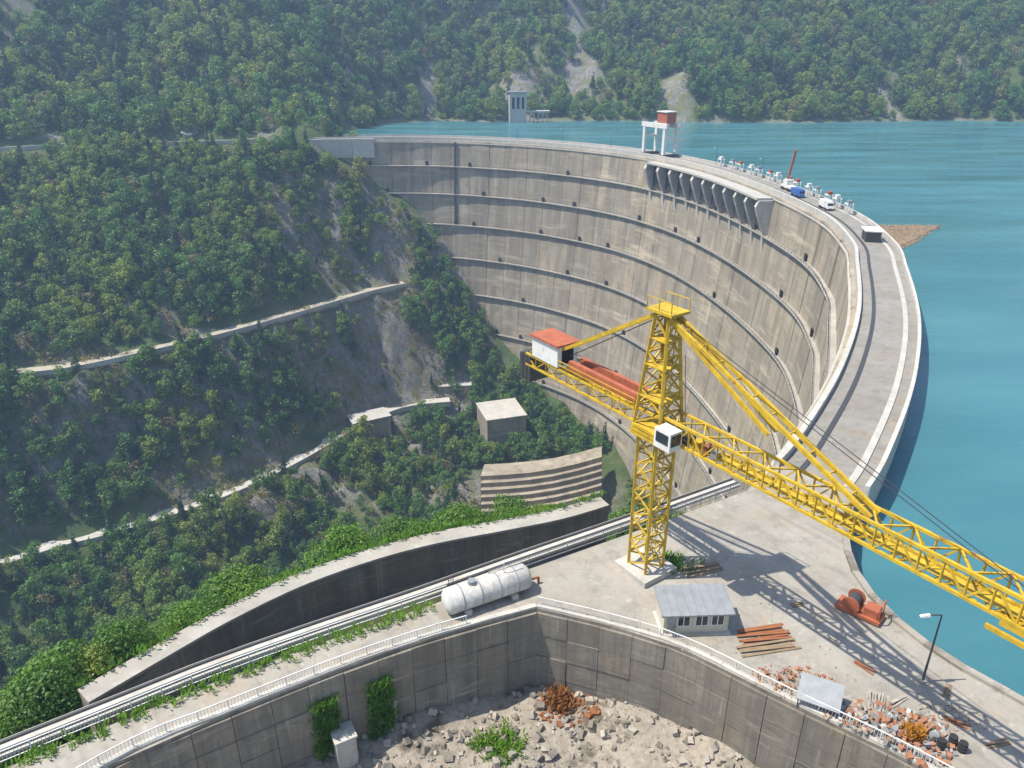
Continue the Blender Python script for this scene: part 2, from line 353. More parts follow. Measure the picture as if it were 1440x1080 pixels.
def heightmesh(name, x0, x1, y0, y1, st, fn, poly, rockfn):
    nx = int((x1-x0)/st)+1; ny = int((y1-y0)/st)+1
    gx, gy = np.meshgrid(np.linspace(x0, x1, nx), np.linspace(y0, y1, ny)); xy = np.stack([gx.ravel(), gy.ravel()], 1)
    z = np.concatenate([fn(c) for c in np.array_split(xy, 90)]); ins = inside(xy, poly)
    idx = np.arange(nx*ny).reshape(ny, nx)
    q = np.stack([idx[:-1, :-1], idx[:-1, 1:], idx[1:, 1:], idx[1:, :-1]], -1).reshape(-1, 4)
    q = q[ins[q].any(1)]; used = np.unique(q); mp = np.full(nx*ny, -1); mp[used] = np.arange(len(used))
    me = bpy.data.meshes.new(name); vv = np.column_stack([xy[used], z[used]])
    me.vertices.add(len(vv)); me.vertices.foreach_set('co', vv.ravel()); qq = mp[q]
    me.loops.add(qq.size); me.loops.foreach_set('vertex_index', qq.ravel()); me.polygons.add(len(qq))
    me.polygons.foreach_set('loop_start', np.arange(0, qq.size, 4)); me.polygons.foreach_set('use_smooth', np.ones(len(qq), bool))
    me.update(calc_edges=True); a = me.attributes.new('rock', 'FLOAT', 'POINT'); a.data.foreach_set('value', rockfn(vv))
    o = link(name, me, None, M_GROUND); return tag(o, kind='structure')
def rock_m(p):
    xy = p[:, :2]; r = blob(xy, (8, 697), 36, 34)
    r = np.maximum(r, blob(xy, (-352, 590), 17, 110, .5)); r = np.maximum(r, blob(xy, (-250, 640), 10, 60, .35))
    for c, rx, ry in (((60, 720), 26, 30), ((-72, 690), 9, 40), ((60, 760), 16, 60), ((140, 690), 16, 30), ((-180, 512), 60, 9), ((-300, 465), 60, 8), ((330, 700), 12, 40), ((480, 690), 10, 30)):
        r = np.maximum(r, blob(xy, c, rx, ry))
    return np.maximum(r, np.clip((-2.2-p[:, 2])/2, 0, 1)*(p[:, 1] > 630))
heightmesh('valley_hillside', -560, 130, 0, 520, 2.6, hv, VALLEY_POLY, rock_v)
heightmesh('mountain', -700, 1300, 380, 1100, 7, hm, MPOLY, rock_m)
# lake
lk = [(p.x, p.y, LAKE_Z) for p in off(OUT, -2)]; b = MB()
lk2 = lk[k_beg:]; lkp = (lk2+[(160, -60, LAKE_Z), (900, -160, LAKE_Z), (1300, 0, LAKE_Z), (1300, 720, LAKE_Z), (-60, 720, LAKE_Z), (-200, 640, LAKE_Z), (-170, 520, LAKE_Z)]); b.add(lkp, [tuple(t3) for t3 in tessellate_polygon([[Vector(q) for q in lkp]])])
tag(b.build('lake_water', M_WATER), kind='structure')
b = MB(); b.add([(-500, -300, -215), (-3000, -300, -215), (-3000, 3000, -215), (3000, 3000, -215), (3000, -300, -215)], [(0, 1, 2, 3, 4)])
tag(b.build('ground', M_GROUND), kind='structure')
# roads
def road(name, line, w, mat, z=.45):
    b = MB(); b.wall(off(line, w/2), off(line, -w/2), line[0].z-3, line[0].z+z)
    return tag(b.build(name, mat), kind='structure')
road('upper_road', R1, 8, M_PALE); road('hillside_road', R2, 6.5, M_DIRT); road('valley_road', R3, 7, M_PALE)
def wallthing(name, label, line, d, t, z0, z1, mat, cat='wall', seg=6):
    o = thing(name, label, cat, tuple(line[0])); o.location = (0, 0, 0)
    L = off(line, d-t/2); R = off(line, d+t/2)
    for i in range(0, len(line)-1, seg):
        j = min(i+seg, len(line)-1); b = MB(); e = random.uniform(-.04, .04)
        b.wall([p+V((0, 0, 0)) for p in L[i:j+1]], R[i:j+1], z0, z1+e); b.build('panel', mat, o)
    return o
wallthing('parapet_wall', 'low pale parapet along the upper mountain road', R1, -4.6, .6, -1.5, 1.2, M_PALE)
wallthing('parapet_wall', 'low stone parapet on the road across the forested slope', R2, -3.7, .5, -86.5, -84.1, M_PALE)
wallthing('parapet_wall', 'pale parapet of the lowest road on the valley slope', R3, -4, .5, -152, -149, M_PALE)

# ------------------------------------------------------------------ the dam
dam = thing('arch_dam', 'huge curved grey concrete arch dam holding back the teal lake', 'dam')
ZL = [-1.2, -16, -33, -52, -73, -96, -120, -145, -190]
def face_off(z, u):            # how far the downstream face stands from the crest edge; u runs along the dam
    t = -z/190; return 1.2+26*t**1.2*math.sin(math.pi*min(1, max(0, u)))**.5
NO = normals(OUT); nb = k_end+3-k_beg
def face(i, z):
    u = (i-k_beg)/nb; p = OUT[i]+NO[i]*(-(CW+face_off(z, u)))
    return V((p.x, p.y, z))
STEP = 4
for i in range(k_beg-6, k_end+1, STEP):
    j = min(i+STEP, k_end+2); b = MB(); dd = random.uniform(-.12, .12)
    cols = []
    for q, e in ((i, .035), (j, -.035)):
        col = []
        t = (OUT[j]-OUT[i]).normalized()
        for a, z in enumerate(ZL):
            p = face(q, z)-NO[q]*dd+t*(e*3); col.append(p)
            if 0 < a < len(ZL)-1: col.append(p-NO[q]*.5+V((0, 0, -.02)))   # small set-back at each gallery
        cols.append(col)
    n = len(cols[0]); back = [[p+NO[q]*9 for p in c] for q, c in zip((i, j), cols)]
    vs = cols[0]+cols[1]+[back[0][0], back[1][0], back[0][-1], back[1][-1]]
    fs = [(a, a+1, n+a+1, n+a) for a in range(n-1)]+[(0, n, 2*n+1, 2*n)]+[tuple(range(n))+(2*n+2, 2*n), tuple(range(n, 2*n))+(2*n+3, 2*n+1)]
    b.add(vs, fs); b.build('monolith_block', M_DAM, dam)
for z in ZL[1:-1]:
    L = [face(q, z) for q in range(k_beg-4, k_end+1)]; LN = NO[k_beg-4:k_end+1]
    b = MB(); b.wall([p+n_*.6 for p, n_ in zip(L, LN)], [p-n_*2.1 for p, n_ in zip(L, LN)], z-.45, z)
    ledge = b.build('gallery_walkway', M_LEDGE, dam)
    b = MB()
    for h in (.55, 1.1):
        b.wall([p-n_*1.95 for p, n_ in zip(L, LN)], [p-n_*2.03 for p, n_ in zip(L, LN)], z+h-.05, z+h+.05)
    for p, n_ in zip(L, LN): b.bar(p-n_*1.99, p-n_*1.99+V((0, 0, 1.1)), .1)
    b.build('handrail', M_STEEL, ledge)
    for q in range(k_beg+2+int(rng.integers(0, 8)), k_end-4, 9):
        if random.random() < .4: continue
        q += random.randint(-3, 3); p = face(q, z); t = V((-NO[q].y, NO[q].x, 0)); b = MB()
        b.box(p-NO[q]*.55+V((0, 0, 1.3)), (1.8, .5, 2.6), math.atan2(t.y, t.x)); b.build('doorway', M_DARKHOLE, dam)
# crest road and parapets
a0, a1 = k_beg-12, k_end+4
b = MB(); b.wall(OUT[a0:a1], INN[a0:a1], -1.3, 0); b.build('crest_road', M_CREST, dam)
b = MB(); b.wall(off(OUT, .6)[a0:a1], off(OUT, .02)[a0:a1], -40, 1.1); b.build('lake_parapet', M_PALE, dam)
b = MB(); b.wall(off(OUT, -CW+.5)[a0:a1], off(OUT, -CW-.35)[a0:a1], -2.2, 1.0); b.build('valley_parapet', M_PALE, dam)
b = MB(); b.wall(off(OUT, -CW-.35)[a0:a1], off(OUT, -CW-1.8)[a0:a1], -2.4, -1.9); b.build('service_ledge', M_PALE, dam)
b = MB(); b.wall(off(OUT, -1.5)[a0:a1], off(OUT, -2.4)[a0:a1], 0, .18); b.build('kerb', M_PALE, dam)
b = MB(); b.wall(off(OUT, -7.6)[a0:a1], off(OUT, -8.3)[a0:a1], .0, .12); b.build('crane_rail', M_STEEL, dam)
# spillway ribs under the crest
def near_px(x):                # station of the valley edge nearest to a picture column, on the far half
    return min(range(k_beg, k_end), key=lambda i: abs(proj(INN[i])[0]-x)+(1e4 if INN[i].y < 215 else 0))
s0, s1 = near_px(925), near_px(1095)
ns = 11
for k in range(ns):
    q = s0+(s1-s0)*k/(ns-1); i = int(q); n_ = NO[i]; base = INN[i].lerp(INN[i+1], q-i); t = V((-n_.y, n_.x, 0))
    prof = [(1.8, -2.6), (7.5, -2.6), (8.6, -5), (7.2, -9), (4.6, -15), (3.4, -24), (1.0, -24)]
    vs = [base-n_*d+V((0, 0, z))+t*s for s in (-.9, .9) for d, z in prof]; m = len(prof)
    b = MB(); b.add(vs, [tuple(range(m)), tuple(range(2*m-1, m-1, -1))]+[(a, (a+1) % m, m+(a+1) % m, m+a) for a in range(m)])
    b.build('spillway_rib', M_PALE, dam)
b = MB(); seg = range(s0, s1+1)
b.wall([INN[i]-NO[i]*1.9 for i in seg], [INN[i]-NO[i]*8.2 for i in seg], -2.55, -1.7); b.build('spillway_deck', M_PALE, dam)
b = MB(); b.strip([INN[i]-NO[i]*3.2+V((0, 0, -3)) for i in seg], [INN[i]-NO[i]*3.4+V((0, 0, -14)) for i in seg]); b.build('spillway_gate', M_STEEL, dam)
# joint ladder on the far part of the face
i = near_px(640) if False else min(range(k_beg, k_end), key=lambda i: abs(proj(INN[i])[0]-640)+(1e4 if INN[i].y < 300 else 0))
b = MB(); p0, p1 = face(i, -1.5), face(i, -50); b.bar(p0-NO[i]*.9, p1-NO[i]*.9, 1.4, .8); b.build('access_ladder', M_STEEL, dam)
# concrete abutment wall and tunnel portal at the far end
ab = thing('abutment_wall', 'pale ribbed concrete wall where the far end of the dam meets the mountain', 'wall', (0, 0, 0))
for q in range(10):
    p = INN[k_beg-8+q*2]+V((0, -2.2, 0)); b = MB(); b.box((p.x, p.y, -5.5), (6.7, 2.2, 11.2+.3*random.random()), .12); b.build('panel', M_PALE, ab)
p = INN[k_beg-9]+V((-3, -3.6, -4)); po = thing('tunnel_portal', 'dark arched tunnel mouth below the upper road beside the dam end', 'tunnel', tuple(p))
b = MB(); b.box((-3.2, 0, 0), (1.4, 3, 7)); b.box((3.2, 0, 0), (1.4, 3, 7)); b.box((0, 0, 4), (7.8, 3, 1.6)); b.build('frame', M_PALE, po)
b = MB(); b.box((0, .8, 0), (5, .6, 7)); b.build('opening', M_DARKHOLE, po)

# ------------------------------------------------------------------ plaza, pit and walkway (near end of the crest)
PIT_Z = -10.
outp = [p for p in OUT[k_end+3:]]
poly = [INN[k_end+3]]+TRACK[:]+list(reversed(PITL))[:-1]+PITR+list(reversed(outp))
def slab(name, pts, z0, z1, mat, sidemat=None):
    n = len(pts); bm = bmesh.new(); v1 = [bm.verts.new((p[0], p[1], z1)) for p in pts]
    for t3 in tessellate_polygon([[Vector((p[0], p[1], 0)) for p in pts]]): bm.faces.new([v1[q] for q in t3])
    v0 = [bm.verts.new((p[0], p[1], z0)) for p in pts]
    for i in range(n):
        j = (i+1) % n; g = bm.faces.new((v1[i], v1[j], v0[j], v0[i])); g.material_index = 1
    bmesh.ops.recalc_face_normals(bm, faces=bm.faces); me = bpy.data.meshes.new(name); bm.to_mesh(me); bm.free()
    me.materials.append(mat); me.materials.append(sidemat or mat)
    return tag(link(name, me), kind='structure')
PLAZA = [(p.x, p.y) for p in poly]
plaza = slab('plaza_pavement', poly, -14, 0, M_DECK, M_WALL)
pitpoly = [V((p.x, p.y, 0)) for p in PITL]+[V((-40, -5, 0)), V((60, -20, 0))]+list(reversed(PITR))[:-1]
nx = 70; xs = np.linspace(-80, 90, 140); ys = np.linspace(-30, 62, 80); gx, gy = np.meshgrid(xs, ys); xy = np.stack([gx.ravel(), gy.ravel()], 1)
edge = np.minimum(dist_poly(xy, PITL), dist_poly(xy, PITR))
zz = PIT_Z+vnoise(xy, 6, 21, 4)*1.2+np.clip(1-edge/5, 0, 1)*1.3*(vnoise(xy, 9, 31)+.5)+np.clip((xy[:, 0]-16)/20, 0, 1)*4.0
def gridmesh(name, nx_, ny_, xy, z, mat, keep):
    idx = np.arange(nx_*ny_).reshape(ny_, nx_); q = np.stack([idx[:-1, :-1], idx[:-1, 1:], idx[1:, 1:], idx[1:, :-1]], -1).reshape(-1, 4); q = q[keep[q].any(1)]
    me = bpy.data.meshes.new(name); me.from_pydata(np.column_stack([xy, z]).tolist(), [], q.tolist())
    me.polygons.foreach_set('use_smooth', [True]*len(me.polygons)); return link(name, me, None, mat)
tag(gridmesh('pit_floor', 140, 80, xy, zz, M_RUBBLE, inside(xy, pitpoly)), kind='structure')
def zpit(x, y):
    k = np.argmin((xy[:, 0]-x)**2+(xy[:, 1]-y)**2); return float(zz[k])
# facing panels of the pit walls
def facing(name, label, line, d, h0, h1, w):
    o = thing(name, label, 'wall'); L = catmull(line, w); q = off(L, d)
    rows = 4
    for i in range(len(L)-1):
        for r in range(rows):
            za = h0+(h1-h0)*r/rows; zb = h0+(h1-h0)*(r+1)/rows; e = random.uniform(-.06, .06)
            a, c = q[i], q[i+1]; t = (c-a).normalized(); n_ = V((-t.y, t.x, 0))*(.25*(1 if d > 0 else -1)+e)
            b = MB(); a2, c2 = a+t*.025, c-t*.025
            b.hexa([V((*p.xy, z)) for z in (za+.02, zb-.02) for p in (a2, c2, c2+n_, a2+n_)]); b.build('panel', M_WALL, o)
    return o
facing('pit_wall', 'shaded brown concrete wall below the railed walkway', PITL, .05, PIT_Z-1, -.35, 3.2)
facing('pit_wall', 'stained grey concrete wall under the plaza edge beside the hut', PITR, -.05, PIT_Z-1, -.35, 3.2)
# coping kerbs along the pit
for nm, lab, L, d in (('kerb', 'pale concrete kerb on the pit side of the walkway', PITL, -.3), ('kerb', 'pale concrete kerb along the plaza edge above the pit', PITR, .3)):
    q = catmull(L, 3.0); wallthing(nm, lab, q, d, .55, -.3, .22, M_PALE, 'kerb', 1)
# railings
def railing(label, line, d, h=1.1, mat=None, sp=1, group=None):
    q = off(line, d); o = thing('railing', label, 'railing', (0, 0, 0)); mat = mat or M_WHITE
    for i in range(0, len(q)): piece('post', q[i], q[i]+V((0, 0, h)), .09, .09, mat, o)
    for hh in (h, h*.12):
        b = MB()
        for a, c in zip(q, q[1:]): b.bar(a+V((0, 0, hh)), c+V((0, 0, hh)), .08)
        b.build('rail', mat, o)
    b = MB()
    for a, c in zip(q, q[1:]):
        for k in range(1, 9):
            p = a.lerp(c, k/9); b.bar(p+V((0, 0, h*.12)), p+V((0, 0, h)), .03)
    tag(b.build('balusters', mat, o), kind='stuff'); return o
TRk = catmull(TRACK, 2.4); PLk = catmull(PITL, 2.4); PRk = catmull(PITR, 2.4)
railing('white baluster railing on the valley side of the walkway', [p for p in TRk if p.x < -5], -.7)
railing('white baluster railing on the pit side of the walkway', [p for p in PLk if p.x < -3], -.35)
railing('thin pale railing along the plaza edge above the pit', [p for p in PRk if p.x < 40], .35)
railing('grey railing on the plaza edge behind the white tank', [p for p in TRk if p.x > -4], -.5, mat=M_GREY)
lkw = thing('lake_wall', 'low stained concrete upstand along the lake edge of the plaza', 'wall')
q = OUT[k_end+4:]
for i in range(0, len(q)-1):
    b = MB(); h_ = .32+random.uniform(-.03, .03); b.wall(off(q, .02)[i:i+2], off(q, -.7)[i:i+2], .004, h_); b.build('block', M_WALL if random.random() < .3 else M_DECK, lkw)
# crane rails beside the walkway
rt = thing('crane_track', 'pair of dark steel rails on a pale beam along the valley edge', 'track')
b = MB(); b.wall(off(TRk, -2.9), off(TRk, -1.1), .004, .3); b.build('beam', M_PALE, rt)
for d in (-1.5, -2.5):
    b = MB(); b.wall(off(TRk, d-.12), off(TRk, d+.12), .3, .5); b.build('rail', M_STEEL, rt)
# lower terrace with its curved retaining wall
b = MB(); n4 = [p for p in W4]; tz = -15.
lo = [V((p.x, p.y, tz)) for p in off(W4, -.5)]
hi = []
TRd = catmull(TRACK, 1.0)
for p in lo:
    q = min(TRd, key=lambda t: (V((t.x, t.y, 0))-V((p.x, p.y, 0))).length); hi.append(V((q.x, q.y, tz)))
b.strip(lo, hi); tag(b.build('lower_terrace', M_ROAD), kind='structure')
rw = thing('retaining_wall', 'curved concrete retaining wall with sunlit pale top below the plaza', 'wall')
for i in range(0, len(W4)-1, 2):
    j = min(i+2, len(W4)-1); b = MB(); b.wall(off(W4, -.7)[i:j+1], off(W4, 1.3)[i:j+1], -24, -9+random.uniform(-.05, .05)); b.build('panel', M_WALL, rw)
b = MB(); b.wall(off(W4, -.95), off(W4, 1.6), -8.93, -8.6); b.build('coping', M_LEDGE, rw)
for k in range(7):             # pipes and beams lying on the terrace
    i = 6+k*4
    if i+4 < len(W4):
        a = off(W4, -2.2-.5*(k % 3))[i]; c = off(W4, -2.2-.5*(k % 3))[i+3]; a.z = c.z = tz+.3
        b = MB(); b.tube(a, c, .28, 10); tag(b.build('pipe', M_GREY, None, True), ('first', 'second', 'third', 'fourth', 'fifth', 'sixth', 'last')[k]+' grey pipe along the foot of the curved retaining wall, counting from the near end', 'pipe', 'pipes on the lower terrace')
# concrete steps and foundation blocks in the valley foot
for k in range(9):
    y0 = 655+k*10; z = -150-k*2.6; L = [P(x, y0-(x-760)*.18+8*math.sin((x-680)/60), z) for x in range(676, 880, 34)]
    b = MB(); b.wall(L, [p+V((1.5, 12, 0)) for p in L], z-8, z)
    tag(b.build('concrete_step', M_DAM), ('lowest' if k == 0 else 'topmost' if k == 8 else ('second', 'third', 'fourth', 'fifth', 'sixth', 'seventh', 'eighth')[k-1]+' from the bottom')+' of the curved concrete terraces at the dam foot', 'terrace', 'terraces at the dam foot')
for lab, (px, py, z, w, d, h, rz) in {'large grey concrete block standing at the foot of the dam': (705, 625, -172, 24, 24, 24, .3), 'low concrete block on the slope beside the valley road': (520, 600, -152, 22, 12, 7, .5), 'small concrete platform under the far dam foot': (640, 548, -150, 20, 16, 6, .1)}.items():
    p = P(px, py, z); o = thing('foundation_block', lab, 'block', tuple(p), rz); b = MB(); b.box((0, 0, h/2-4), (w, d, h+8)); b.build('body', M_DAM, o); b = MB(); b.box((0, 0, h+.25), (w+1.2, d+1.2, .5)); b.build('cap', M_PALE, o)

# ------------------------------------------------------------------ tower crane
T0 = P(907, 800); JD = V((.572, -.82, 0)).normalized(); JS = V((-JD.y, JD.x, 0))
crane = thing('tower_crane', 'tall yellow lattice tower crane standing on the plaza', 'crane')
def lattice(A, B, U, Sd, w, h, n, ch, br, mat=M_YEL, w2=None, h2=None):
    A = V(A); B = V(B); w2 = w2 or w; h2 = h2 or h
    cn = lambda t, s, u: A.lerp(B, t)+Sd*(s*(w+(w2-w)*t)/2)+U*(u*(h+(h2-h)*t)/2)
    for s in (-1, 1):
        for u in (-1, 1): piece('chord', cn(0, s, u), cn(1, s, u), ch, ch, mat, crane)
    for k in range(n):
        a, c = k/n, (k+1)/n; f = 1 if k % 2 else -1
        for s in (-1, 1):
            piece('brace', cn(a, s, -f), cn(c, s, f), br, br, mat, crane)
            piece('brace', cn(c, s, -1), cn(c, s, 1), br, br, mat, crane)
        piece('brace', cn(a, -f, 1), cn(c, f, 1), br, br, mat, crane); piece('brace', cn(a, f, -1), cn(c, -f, -1), br, br, mat, crane)
X, Z = JD, V((0, 0, 1))
lattice(T0+Z*.6, T0+Z*15.6, JS, JD, 2.5, 2.5, 10, .28, .15)
lattice(T0+Z*17.2, T0+Z*28.2, JS, JD, 3.4, 3.0, 6, .28, .14, w2=1.6, h2=1.4)
for q in (.3, 1., 1.7): b = MB(); b.box(T0+Z*(16+q*.6), (3.9-.2*q, 3.6, .3), math.atan2(JD.y, JD.x)); b.build('slewing_platform', M_YEL, crane)
b = MB(); b.box(T0+Z*.3, (4.6, 4.6, .7), math.atan2(JD.y, JD.x)); b.build('footing', M_PALE, crane)
lattice(T0+JD*1.6+Z*17.9, T0+JD*44+Z*17.9, Z, JS, 2.1, 2.0, 26, .24, .13)
b = MB(); b.wall([T0+JD*1.6+JS*.5, T0+JD*44+JS*.5], [T0+JD*1.6-JS*.5, T0+JD*44-JS*.5], 17.02, 17.08); b.build('jib_catwalk', M_YEL, crane)
lattice(T0-JD*1.6+Z*17.7, T0-JD*20+Z*17.7, Z, JS, 2.4, 1.3, 10, .22, .1)
apex = T0+Z*28.4
for s in (-.55, .55):
    for t in ((apex+JD*.6, T0+JD*22+Z*18.9), (apex+JD*.6, T0+JD*12.5+Z*21.6), (apex-JD*.6, T0-JD*17.5+Z*18.5)):
        piece('tie_bar', t[0]+JS*s, t[1]+JS*s, .3, .34, M_YEL, crane)
for k in range(1, 11):
    t = k/11; p = (apex+JD*.6).lerp(T0+JD*22+Z*18.9, t); piece('tie_spacer', p-JS*.55, p+JS*.55, .12, .12, M_YEL, crane)
b = MB(); b.box(apex+Z*.3, (3.2, 2.4, .25), math.atan2(JD.y, JD.x)); b.build('top_platform', M_YEL, crane)
for s in (-1, 1):
    for d in (-1.5, 0, 1.5): piece('rail_post', apex+Z*.4+JS*1.15*s+JD*d, apex+Z*1.5+JS*1.15*s+JD*d, .08, .08, M_YEL, crane)
    piece('top_rail', apex+Z*1.5+JS*1.15*s-JD*1.5, apex+Z*1.5+JS*1.15*s+JD*1.5, .08, .08, M_YEL, crane)
for s in (-1, 1):
    for k in range(9):
        p = T0-JD*(2+k*2.1)+Z*18.4+JS*1.35*s; piece('rail_post', p, p+Z*1.05, .07, .07, M_YEL, crane)
    for h in (.55, 1.05): piece('side_rail', T0-JD*2+Z*(18.4+h)+JS*1.35*s, T0-JD*19+Z*(18.4+h)+JS*1.35*s, .07, .07, M_YEL, crane)
for s in (-1, 1):              # hoist beams in orange red on the counter jib
    piece('red_beam', T0-JD*2+Z*19.3+JS*.8*s, T0-JD*12.5+Z*19.3+JS*.8*s, .5, 1.0, M_RED, crane)
mh = T0-JD*16.3+Z*19.75; ra = math.atan2(JD.y, JD.x)
b = MB(); b.box(mh, (4.6, 2.8, 2.4), ra); h = b.build('machine_house', M_WHITE, crane)
b = MB(); b.box(mh+Z*1.3, (5.1, 3.3, .22), ra); b.build('roof', M_RED, h)
b = MB(); b.box(mh+JD*2.31-Z*.1, (.08, 1.6, 1.7), ra); b.build('opening', M_DARKHOLE, h)
for k in range(3): b = MB(); b.box(T0-JD*(19.4+.7*k)+Z*16.6, (.6, 2.6, 3.2), ra); b.build('counterweight', M_STEEL, crane)
cb = T0+JD*3.1-JS*1.9+Z*17.6
b = MB(); b.box(cb, (2.0, 1.5, 1.9), ra); h = b.build('cabin', M_WHITE, crane)
b = MB(); b.box(cb+JD*1.02+Z*.15, (.06, 1.2, 1.1), ra); b.build('window', M_GLASS, h)
b = MB(); b.box(cb-JS*.77+Z*.2, (1.5, .06, 1.0), ra); b.build('window', M_GLASS, h)
tp = T0+JD*33+Z*16.6
b = MB(); b.box(tp, (2.6, 2.3, .5), ra); b.build('trolley', M_YEL, crane)
for s in (-1, 1): piece('hanging_stage', tp+JS*1.1*s-JD*2-Z*.8, tp+JS*1.1*s+JD*2-Z*.8, .25, .3, M_YEL, crane)
for s in (-.3, .3): piece('ladder_rail', T0+JS*(.9)+JD*s+Z*.8, T0+JS*.9+JD*s+Z*27, .07, .07, M_YEL, crane)
for k in range(40): piece('ladder_rung', T0+JS*.9-JD*.3+Z*(1.2+k*.64), T0+JS*.9+JD*.3+Z*(1.2+k*.64), .05, .05, M_YEL, crane)

for s in (-1, 1):              # cross bracing, cables and gussets that thicken the upper tower
    for k in range(6):
        t0, t1 = k/6, (k+1)/6; w0, w1 = (3.4-1.8*t0)/2, (3.4-1.8*t1)/2; d0, d1 = (3.0-1.6*t0)/2, (3.0-1.6*t1)/2; f = -1 if k % 2 else 1
        piece('cross_brace', T0+Z*(17.2+11*t0)+JD*(s*w0)-JS*(f*d0), T0+Z*(17.2+11*t1)+JD*(s*w1)+JS*(f*d1), .12, .12, M_YEL, crane)
        piece('cross_brace', T0+Z*(17.2+11*t0)+JS*(s*d0)-JD*(f*w0), T0+Z*(17.2+11*t1)+JS*(s*d1)+JD*(f*w1), .12, .12, M_YEL, crane)
    piece('hoist_cable', apex+JS*.2*s, T0-JD*14+Z*19.5+JS*.2*s, .05, .05, M_STEEL, crane)
    piece('hoist_cable', apex+JS*.3*s, T0+JD*32+Z*18.9+JS*.3*s, .05, .05, M_STEEL, crane)
    piece('power_cable', T0+JD*(2.2*s)+JS*1.6+Z*15.8, T0+JD*(1.4*s)+JS*1.3+Z*24.5, .06, .06, M_RUST, crane)
for q in (20.2, 23.4, 26.0): b = MB(); w_ = 3.7-1.8*(q-17.2)/11; b.box(T0+Z*q, (w_, w_*.9, .12), ra); b.build('tower_landing', M_YEL, crane)
for k in range(4): b = MB(); b.box(T0+JD*(4+k*.02)+JS*.0+Z*17.2+JD*k*1.1, (.7, 1.1, .8), ra); b.build('winch_box', (M_STEEL, M_YEL, M_RUST, M_GREY)[k], crane)
for d in range(24):
    p = T0+JD*(1.6+42.4*(d+1)/24)+Z*16.95
    for s in (-1, 1): b = MB(); b.box(p+JS*s, (.5, .06, .34), ra); b.build('gusset_plate', M_YEL, crane)

# ------------------------------------------------------------------ things on the plaza
a, c = P(630, 846, 1.45), P(738, 810, 1.45); tk = thing('storage_tank', 'big white cylindrical tank lying beside the railed walkway', 'tank', (0, 0, 0)); t = (c-a).normalized()
b = MB(); R = 1.3; n = 28
prof = [(-.5, .0), (-.46, .55), (-.3, .98), (0, R), ((c-a).length, R), ((c-a).length+.3, .98), ((c-a).length+.46, .55), ((c-a).length+.5, 0.)]
x_ = t.cross(Z).normalized(); y_ = x_.cross(t)
vs = [a+t*d+(x_*math.cos(2*math.pi*k/n)+y_*math.sin(2*math.pi*k/n))*r for d, r in prof for k in range(n)]
b.add(vs, [(i*n+k, i*n+(k+1) % n, (i+1)*n+(k+1) % n, (i+1)*n+k) for i in range(len(prof)-1) for k in range(n)]); b.build('shell', M_TANK, tk, True)
for k in range(7): piece('ladder_rung', a+t*.9-x_*1.32+Z*(-1.1+k*.4)-t*.25, a+t*.9-x_*1.32+Z*(-1.1+k*.4)+t*.25, .05, .05, M_STEEL, tk)
for s_ in (-.25, .25): piece('ladder_rail', a+t*(.9+s_)-x_*1.32-Z*1.3, a+t*(.9+s_)-x_*1.32+Z*1.5, .06, .06, M_STEEL, tk)
b = MB(); b.tube(c+t*.4-Z*.7, c+t*1.6-Z*.7, .12, 10); b.tube(c+t*1.6-Z*.7, c+t*1.6-Z*1.4, .12, 10); b.build('outlet_pipe', M_RUST, tk)
for f in (.15, .38, .62, .85):
    p = a.lerp(c, f); b = MB(); b.tube(p-t*.06, p+t*.06, R+.04, 28); b.build('band', M_GREY, tk)
for f in (.2, .8):
    p = a.lerp(c, f); b = MB(); b.box((p.x, p.y, .3), (.6, 2.6, .6), math.atan2(t.y, t.x)); b.build('saddle', M_PALE, tk)
p = a.lerp(c, .3); b = MB(); b.tube(p+Z*(R-.1), p+Z*(R+.35), .4, 14); b.build('manhole', M_GREY, tk)
b = MB(); q = a.lerp(c, .72)+Z*R; b.bar(q, q+Z*1.2, .08); b.bar(q+Z*1.2, q+Z*1.2+t*1.4, .08); b.build('vent_pipe', M_WHITE, tk)
# hut
h0 = P(932, 892); h1 = P(1022, 889); ux = (h1-h0).normalized(); uy = V((-ux.y, ux.x, 0)); hw = (h1-h0).length; hd = 2.9; hh = 2.4
hut = thing('site_hut', 'cream site hut with a flat grey roof near the plaza centre', 'hut', tuple((h0+h1)/2+uy*hd/2), math.atan2(ux.y, ux.x))
b = MB(); b.box((0, 0, hh/2), (hw, hd, hh)); b.build('wall', M_CREAM, hut)
b = MB(); b.hexa([(-hw/2-.4, -hd/2-.5, hh), (hw/2+.4, -hd/2-.5, hh), (hw/2+.4, hd/2+.4, hh+.5), (-hw/2-.4, hd/2+.4, hh+.5), (-hw/2-.4, -hd/2-.5, hh+.16), (hw/2+.4, -hd/2-.5, hh+.16), (hw/2+.4, hd/2+.4, hh+.66), (-hw/2-.4, hd/2+.4, hh+.66)]); b.build('roof', M_GREY, hut)
for k in range(9):
    x0 = -hw/2-.3+k*(hw+.6)/8; piece('roof_seam', (x0, -hd/2-.5, hh+.19), (x0, hd/2+.4, hh+.69), .06, .06, M_GREY, hut)
for xx in (-1.2, .5, 2.0):
    b = MB(); b.box((xx, -hd/2-.02, 1.55), (1.25, .1, 1.25)); f = b.build('window', M_WHITE, hut)
    for sx in (-.29, .29):
        b = MB(); b.box((xx+sx, -hd/2-.06, 1.55), (.48, .06, 1.05)); b.build('pane', M_GLASS, f)
b = MB(); b.box((-hw/2+.7, -hd/2-.03, 1.0), (.85, .1, 2.0)); d_ = b.build('door', M_GREY, hut); b = MB(); b.box((-hw/2+1.0, -hd/2-.1, 1.0), (.06, .08, .14)); b.build('handle', M_STEEL, d_)
b = MB(); b.box((0, -.1, -.01), (hw+.5, hd+.6, .24)); b.build('base', M_PALE, hut)
